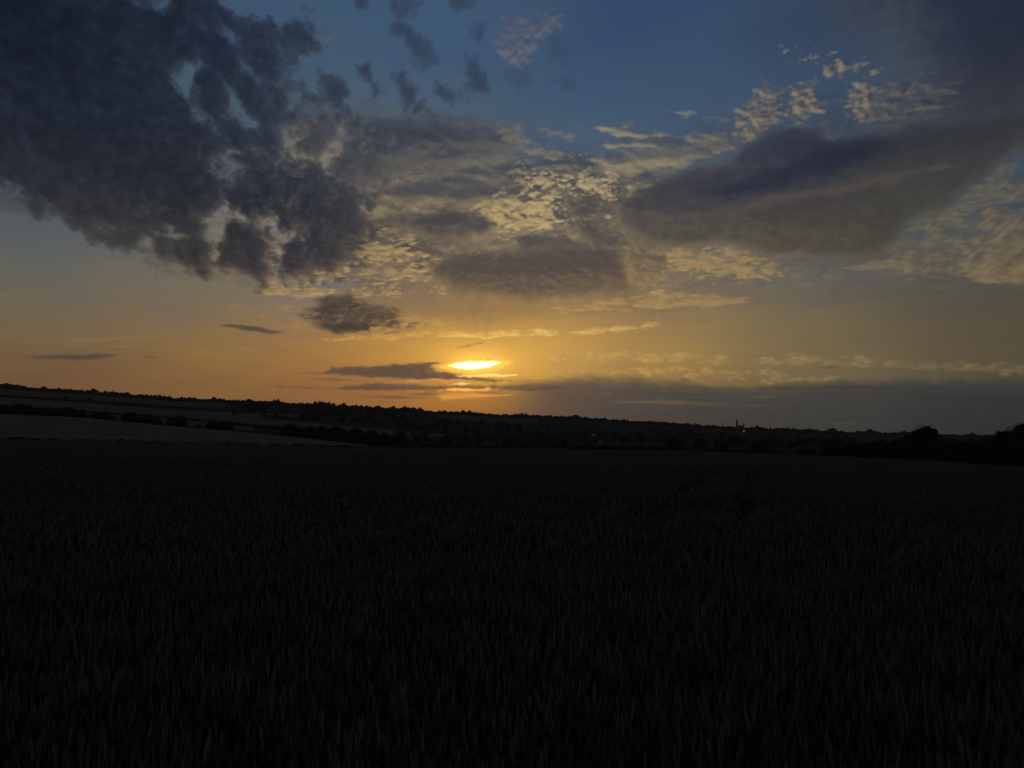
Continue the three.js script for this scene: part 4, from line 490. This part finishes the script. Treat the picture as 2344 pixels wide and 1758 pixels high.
hedge('slope_hedge', 'thin hedge line behind the small gap in the hedgerow trees', steps(-20.4, -15.2, 8).map((a) => [a, 600 + wave(a, 4, 4)]), 2.4, 2.5, 24, 0.3, 9101);
hedge('upper_hedge', 'thin hedge crossing the left slope between the two upper fields', steps(-40, -21, 12).map((a) => [a, 1090 + wave(a, 31, 25)]), 2.2, 6, 7, 0.5, 9301);
hedge('barley_hedge', 'thin hedge along the lower edge of the broad upper-slope field', steps(-40, -22, 12).map((a) => [a, 672 + wave(a, 33, 10)]), 1.5, 4, 8, 0.35, 9401);
hedge('village_hedge', 'low dark hedge between the near crop and the village', steps(-10, 19, 24).map((a) => [a, edgeOf(a) + 120 + wave(a, 21, 10)]), 2.0, 3, 30, 0.25, 9201);

// two large trees and the thick growth at the right end of the field
seedNow = 4101;
{
  const big = (proto, az, r, w, top, label, turn) => { const o = proto.clone(), base = ground(az, r); o.position.copy(at(az, r, -0.3)); o.scale.set(w, r * tan(top) - base + 0.4, w); o.rotation.y = turn; thing(o, 'field_tree', label, 'tree', 'large trees at the right end of the field'); };
  big(nearTrees[0], 28.1, 152, 7.0, 1.1, 'broad round-topped tree standing above the dark hedge near the right picture edge', 0.4);
  big(nearTrees[1], 33.4, 138, 10.5, 1.2, 'large ragged tree cut off by the right picture edge', 2.1);
  const low = [[24.6, 0.02, 3.4], [25.6, 0.1, 4], [26.5, 0.22, 4.2], [27.2, 0.42, 3.6], [29.0, 0.36, 4], [29.7, 0.1, 4], [30.4, 0.12, 4.4], [31.2, 0.08, 4], [31.9, 0.3, 4.2], [32.7, 0.45, 4.6], [34.2, 0.5, 5], [23.4, -0.2, 3.4], [22.2, -0.42, 3.2], [20.9, -0.5, 3]];
  low.sort((a, b) => a[0] - b[0]).forEach(([az, top, w], i) => { const o = nearTrees[2].clone(), r = edgeOf(az) + 22 + (i % 3) * 5; o.position.copy(at(az, r, -0.3)); o.scale.set(w * 1.25, r * tan(top) - ground(az, r) + 0.4, w * 1.25); o.rotation.y = i * 1.7; thing(o, 'field_bush', ORDER[i] + ' dark bush, counted from the left, in the thick hedge at the right field end', 'bush', 'bushes in the hedge at the right field end'); });
}

// the ridge: rows of trees along the skyline
seedNow = 4201;
const skyTop = (az) => { let i = 0; while (i < SKYLINE.length - 2 && SKYLINE[i + 1][0] < az) i++; const t = clamp((az - SKYLINE[i][0]) / (SKYLINE[i + 1][0] - SKYLINE[i][0]), 0, 1); return mix(SKYLINE[i][1], SKYLINE[i + 1][1], t); };
function ridgeWords(az) {
  if (az < -23.5) return ['dark skyline tree on the high ridge above the upland field', 'trees along the left ridge'];
  if (az < -15) return ['dark skyline tree on the ridge between the upland field and the wooded knoll', 'trees along the ridge before the knoll'];
  if (az < -13.1) return ['tree of the wooded knoll that stands proud of the ridge', 'trees of the wooded knoll'];
  if (az < -6) return ['round tree in the evenly spaced skyline row left of the sun', 'skyline row left of the sun'];
  if (az < 3) return ['dark tree on the low skyline under the orange glow', 'skyline trees under the glow'];
  if (az < 16) return ['dark skyline tree under the grey cloud bank, before the church spires', 'skyline trees before the spires'];
  if (az < 27) return ['dark skyline tree between the church spires and the broad round-topped tree', 'skyline trees after the spires'];
  return ['low tree on the faint skyline between the two large right-hand trees', 'low skyline trees at the right'];
}
for (let az = -36; az < 36;) {
  const wide = between(0.3, 0.52), r = 1785 + between(-25, 10), top = skyTop(az) + between(-0.11, 0.04), w = 2 * r * tan(wide / 2) * 1.35, h = Math.max(3.5, r * tan(top) - ground(az, r)), [label, group] = ridgeWords(az);
  plant(farTrees, 'ridge_tree', label, group, az, r, w, h * 1.45, h * 0.45); az += wide * 0.72;
}
RIDGE_TREES.forEach(([az, top, wide]) => { const r = 1775, [label, group] = ridgeWords(az); plant(farTrees, 'ridge_tree', label, group, az, r, 2 * r * tan(wide / 2) * 1.25, Math.max(5, r * tan(top + 0.03) - ground(az, r)) * 1.3, Math.max(5, r * tan(top + 0.03) - ground(az, r)) * 0.3); });
SPIKY_TREES.forEach(([az, top, wide], i) => { const r = 1770, o = spires[i % 2].clone(), w = 2 * r * tan(wide / 2) * 1.5; o.position.copy(at(az, r, -0.4)); o.scale.set(w, r * tan(top + 0.02) - ground(az, r) + 0.4, w); thing(o, 'pointed_tree', ['lone pointed tree, more leftward of the two on the left ridge', 'lone pointed tree, more rightward of the two on the left ridge', 'small pointed tree beside the tall skyline tree before the knoll', ...Array(5).fill('pointed conifer of the tight clump on the skyline right of the sun'), 'narrow pointed conifer standing alone on the skyline under the grey cloud bank', 'small pointed tree on the skyline, first of a pair before the church', 'small pointed tree on the skyline, second of a pair before the church', 'pointed tree on the skyline just before the church tower', 'small pointed tree on the skyline just after the church', 'short pointed tree paired with a taller one well after the church', 'taller pointed tree of the pair well after the church'][i], 'tree', i > 2 && i < 8 ? 'pointed conifers right of the sun' : undefined); });

// woods and garden trees of the valley
seedNow = 4251;
for (let az = -36; az < -5;) { const wide = between(0.4, 0.65), r = 1690 + between(-20, 20), h = between(6, 9); const [label, group] = az < -15 ? ['dark tree on the slope just below the left skyline trees', 'trees just below the left skyline'] : ['dark tree on the slope just below the knoll and its row', 'trees just below the knoll']; plant(farTrees, 'slope_tree', label, group, az, r, 2 * r * tan(wide / 2) * 1.35, h, 0.6); az += wide * 1.05; }
seedNow = 4301;
function wood(n, a0, a1, r0, r1, h0, h1, label, group, keep) { for (let i = 0, tries = 0; i < n && tries < n * 9; tries++) { const az = between(a0, a1), r = between(r0, r1); if (keep && !keep(az, r)) continue; const h = between(h0, h1); plant(farTrees, 'valley_tree', label, group, az, r, h * between(0.85, 1.3), h, 0.3); i++; } }
wood(60, -19.5, -8, 1120, 1560, 7, 11, 'dark tree in the wood below the wooded knoll', 'trees in the wood below the knoll', (a, r) => r > 1120 + (a + 20) * 4);
wood(34, -15.5, -5.5, 880, 1080, 6, 10, 'dark tree of the belt between the pale strip and the knoll wood', 'tree belt behind the pale strip of field');
wood(40, -8.5, 3, 900, 1380, 6, 11, 'dark tree in the valley below the sun', 'valley trees below the sun');
wood(26, -7, 4, 480, 860, 5, 8, 'garden tree among the barns and houses in the valley', 'garden trees by the barns');
wood(46, 2, 13, 520, 1500, 6, 10, 'dark tree among the village houses under the grey cloud bank', 'trees of the middle village');
wood(60, 11, 24, 480, 1600, 6, 10, 'dark tree of the village below the church spires', 'trees of the village below the church');
wood(24, 22, 35, 420, 1500, 6, 9, 'dark distant tree behind the thick hedge at the right', 'distant trees behind the right hedge');
wood(5, -30.2, -27, 1120, 1170, 4.5, 6, 'small tree standing in the fields on the left upper slope', 'field trees on the left upper slope');
wood(9, -21.5, -16.5, 930, 1110, 4, 7, 'small tree at a field edge on the slope before the woods', 'field-edge trees before the woods');

// ---------------------------------------------------------------- houses, barns and the church
const box = (w, h, d, x = 0, y = 0, z = 0) => { const g = new THREE.BoxGeometry(w, h, d).translate(x, y + h / 2, z); return g; };
function gableRoof(w, d, eaves, rise, over = 0.35) { const s = new THREE.Shape([new THREE.Vector2(-d / 2 - over, eaves - 0.15), new THREE.Vector2(0, eaves + rise), new THREE.Vector2(d / 2 + over, eaves - 0.15), new THREE.Vector2(d / 2 + over, eaves + 0.1), new THREE.Vector2(0, eaves + rise + 0.28), new THREE.Vector2(-d / 2 - over, eaves + 0.1)]); const g = new THREE.ExtrudeGeometry(s, { depth: w + over * 2, bevelEnabled: false }); return g.translate(0, 0, -w / 2 - over).rotateY(Math.PI / 2); }
function gableWalls(w, d, eaves, rise) { const s = new THREE.Shape([new THREE.Vector2(-d / 2, -0.6), new THREE.Vector2(d / 2, -0.6), new THREE.Vector2(d / 2, eaves), new THREE.Vector2(0, eaves + rise), new THREE.Vector2(-d / 2, eaves)]); return new THREE.ExtrudeGeometry(s, { depth: w, bevelEnabled: false }).translate(0, 0, -w / 2).rotateY(Math.PI / 2); }
function house({ w = 9, d = 7, eaves = 5, rise = 2.6, wall = M.brick, roof = M.tile, chimneys = 1, lit = false, door = true }) {
  const o = new THREE.Group(); part('wall', gableWalls(w, d, eaves, rise), wall, o);
  const r = part('roof', gableRoof(w, d, eaves, rise), roof, o); if (chimneys) part('chimney', box(0.9, 2.2, 0.7, w * 0.36, eaves + rise - 0.9, 0), M.brick, r);
  const win = (x, y, ww, wh, m) => { part('window', box(ww, wh, 0.06, x, y, d / 2 + 0.04), m, o); };
  win(-w * 0.28, 3.3, 1.3, 1.2, M.pane); win(w * 0.28, 3.3, 1.3, 1.2, M.pane); win(-w * 0.28, 0.9, 1.4, 1.3, M.pane);
  if (door) part('door', box(1, 2, 0.06, w * 0.2, 0, d / 2 + 0.04), M.slate, o);
  if (lit) { const q = part('lit_window', box(2.0, 1.6, 0.08, 0, 2.7, d / 2 + 0.05), M.glow, o); q.userData.label = 'brightly lit window'; const l = new THREE.PointLight(new THREE.Color(1, 0.93, 0.8), 3); l.name = 'window_lamp'; l.castShadow = true; l.shadow.radius = 30; l.position.set(0, 3.5, d / 2 + 0.7); o.add(l); }
  return o;
}
function set(o, name, label, category, az, r, turn, group, lift = 0) { o.position.copy(at(az, r, lift)); o.rotation.y = -az * DEG + turn; return thing(o, name, label, category, group); }
seedNow = 4401;
{ // two barns at the foot of the pale strip
  const barn = (w, d, e, rise, roof) => { const o = new THREE.Group(); part('wall', gableWalls(w, d, e, rise), M.flint, o); part('roof', gableRoof(w, d, e, rise, 0.3), roof, o); part('door', box(3, 3.2, 0.08, -w * 0.15, 0, d / 2 + 0.05), M.steel, o); return o; };
  set(barn(9, 8, 4.2, 2.4, M.slate), 'barn', 'grey barn beside the last hedgerow tree', 'barn', -7.0, 600, 0.15, undefined);
  set(barn(13, 9, 4.0, 2.6, M.sheet), 'barn', 'wide pale-roofed barn next to the grey barn', 'barn', -5.5, 610, -0.1, undefined);
  set(house({ w: 5, d: 9, eaves: 8.5, rise: 2.4, wall: M.render, roof: M.slate }), 'house', 'tall narrow pale house in front of the dark trees below the conifer clump', 'house', 2.8, 820, 0.1);
  set(house({ w: 7, d: 6, wall: M.render, roof: M.slate }), 'house', 'pale-walled house left of the brightest village light', 'house', 4.6, 700, 0.2);
  set(house({ lit: true, wall: M.brick }), 'house', 'house with the brightest lit window in the middle village', 'house', 6.02, 830, 0, undefined, 1.2);
  set(house({ wall: M.white, w: 4, d: 5, eaves: 3 }), 'house', 'small white-walled cottage just below and right of the brightest village light', 'house', 6.6, 640, 0.1, undefined, 0.6);
  set(house({ lit: true, wall: M.brick, w: 8 }), 'house', 'house with a lit window directly below the church spires', 'house', 16.75, 1500, 0);
  set(house({ wall: M.render, w: 6, d: 6, eaves: 3 }), 'house', 'small white-walled cottage in the valley woods below the sun', 'house', -0.46, 900, 0.4);
  set(house({ wall: M.render, w: 5, d: 5, eaves: 3 }), 'house', 'small white cottage above the barns, nearer the ridge', 'house', -3.7, 840, 0.3);
  set(house({ wall: M.render, w: 5, d: 5, eaves: 3 }), 'house', 'small white cottage just right of the barns', 'house', -3.85, 660, -0.3);
}
for (let i = 0; i < 9; i++) set(house({ w: between(7, 11), eaves: between(3.2, 5), wall: i % 5 ? M.brick : M.render, roof: i % 2 ? M.tile : M.slate }), 'house', 'village house in the row behind the crop, right of the barns', 'house', -1.4 + i * 0.62 + between(-0.12, 0.12), between(480, 540), between(-0.5, 0.5), 'houses in the row behind the crop');
for (let i = 0; i < 14; i++) set(house({ w: between(7, 11), eaves: between(3.2, 5), wall: i % 5 ? M.brick : M.render, roof: i % 2 ? M.tile : M.slate }), 'house', 'dim house among the trees of the middle village', 'house', 4.2 + i * 0.62 + between(-0.2, 0.2), between(520, 1150), between(-0.6, 0.6), 'houses of the middle village');
for (let i = 0; i < 14; i++) set(house({ w: between(7, 11), eaves: between(3.2, 5), wall: i % 5 ? M.brick : M.render, roof: i % 2 ? M.tile : M.slate }), 'house', 'dim house of the village below the church', 'house', 13 + i * 0.68 + between(-0.2, 0.2), between(520, 1450), between(-0.6, 0.6), 'houses of the village below the church');
{ // the church on the ridge
  const o = new THREE.Group(), base = ground(16.4, 1740), up = (el) => 1740 * tan(el) - base, cone = (r, h, x, y) => new THREE.ConeGeometry(r, h, 6).translate(x, y + h / 2, 0);
  const t = up(1.27); part('tower', box(4.0, t + 1, 4.0, -4.4, -1, 0), M.flint, o); part('parapet', box(4.4, 0.8, 4.4, -4.4, t, 0), M.flint, o);
  part('wall', gableWalls(13, 7, 5.2, 3.6), M.flint, o).position.set(4, 0, 0); part('roof', gableRoof(13, 7, 5.2, 3.6, 0.3), M.slate, o).position.set(4, 0, 0);
  const s = part('spire_base', box(2.8, t * 0.5, 2.8, 9.6, -1, 0), M.flint, o); part('spire', cone(1.7, up(1.2) - t * 0.5 + 1.6, 9.6, t * 0.5 - 1.2), M.slate, s);
  const q = part('spire_base', box(1.8, t * 0.48, 1.8, 0.9, -1, 0), M.flint, o); part('spire', cone(1.2, up(1.1) - t * 0.48 + 1.4, 0.9, t * 0.48 - 1.2), M.slate, q);
  part('pinnacle', new THREE.ConeGeometry(0.6, t * 0.9, 5).translate(15.5, t * 0.45, 0), M.slate, o);
  set(o, 'church', 'church on the skyline with a square tower and two pointed spires', 'church', 16.43, 1740, 0);
}
{ // masts on the ridge
  const mast = (az, r, top, label) => { const o = new THREE.Group(), h = r * tan(top) - ground(az, r); part('pole', new THREE.CylinderGeometry(0.14, 0.3, h + 1, 6).translate(0, h / 2 - 0.5, 0), M.steel, o); part('head', box(1.5, 0.9, 0.8, 0, h - 0.6, 0), M.steel, o); set(o, 'mast', label, 'mast', az, r, 0); };
  mast(-14.14, 1770, 2.86, 'thin mast rising from the trees of the wooded knoll');
  mast(-31.83, 1770, 3.42, 'thin pole with a small head on the far left ridge');
}
// two birds in the air
function bird(az, el, r, span, turn, label) {
  const o = new THREE.Group(), body = new THREE.LatheGeometry([[0, -0.5], [0.05, -0.46], [0.1, -0.25], [0.12, 0], [0.09, 0.22], [0.07, 0.33], [0.05, 0.42], [0, 0.5]].map(([a, b]) => new THREE.Vector2(a, b)), 10).rotateX(Math.PI / 2);
  part('body', body, M.feather, o);
  for (const s of [-1, 1]) { const w = new THREE.Shape([new THREE.Vector2(0, -0.14), new THREE.Vector2(s * 0.45, -0.2), new THREE.Vector2(s * 1, 0.12), new THREE.Vector2(s * 0.5, 0.1), new THREE.Vector2(0, 0.16)]); const g = new THREE.ExtrudeGeometry(w, { depth: 0.02, bevelEnabled: false }).rotateX(Math.PI / 2).rotateZ(s * 0.32).translate(0, 0.03, 0); part('wing', g, M.feather, o); }
  part('tail', new THREE.ConeGeometry(0.12, 0.3, 4).rotateX(Math.PI / 2).translate(0, 0, -0.55), M.feather, o);
  o.scale.setScalar(span / 2); o.rotation.y = turn; o.position.set(Math.sin(az * DEG) * r * Math.cos(el * DEG), r * Math.sin(el * DEG), -Math.cos(az * DEG) * r * Math.cos(el * DEG)); thing(o, 'bird', label, 'bird');
}
bird(-4.03, 8.98, 260, 0.75, 0.5, 'tiny dark bird high above the setting sun');
bird(20.91, 7.02, 240, 0.95, 1.1, 'tiny dark bird over the hazy sky at the right');

// ---------------------------------------------------------------- evening haze in the valley
scene.fog = new THREE.FogExp2(new THREE.Color(0.92, 0.86, 0.8), 0.00006);

renderer.render(scene, camera);
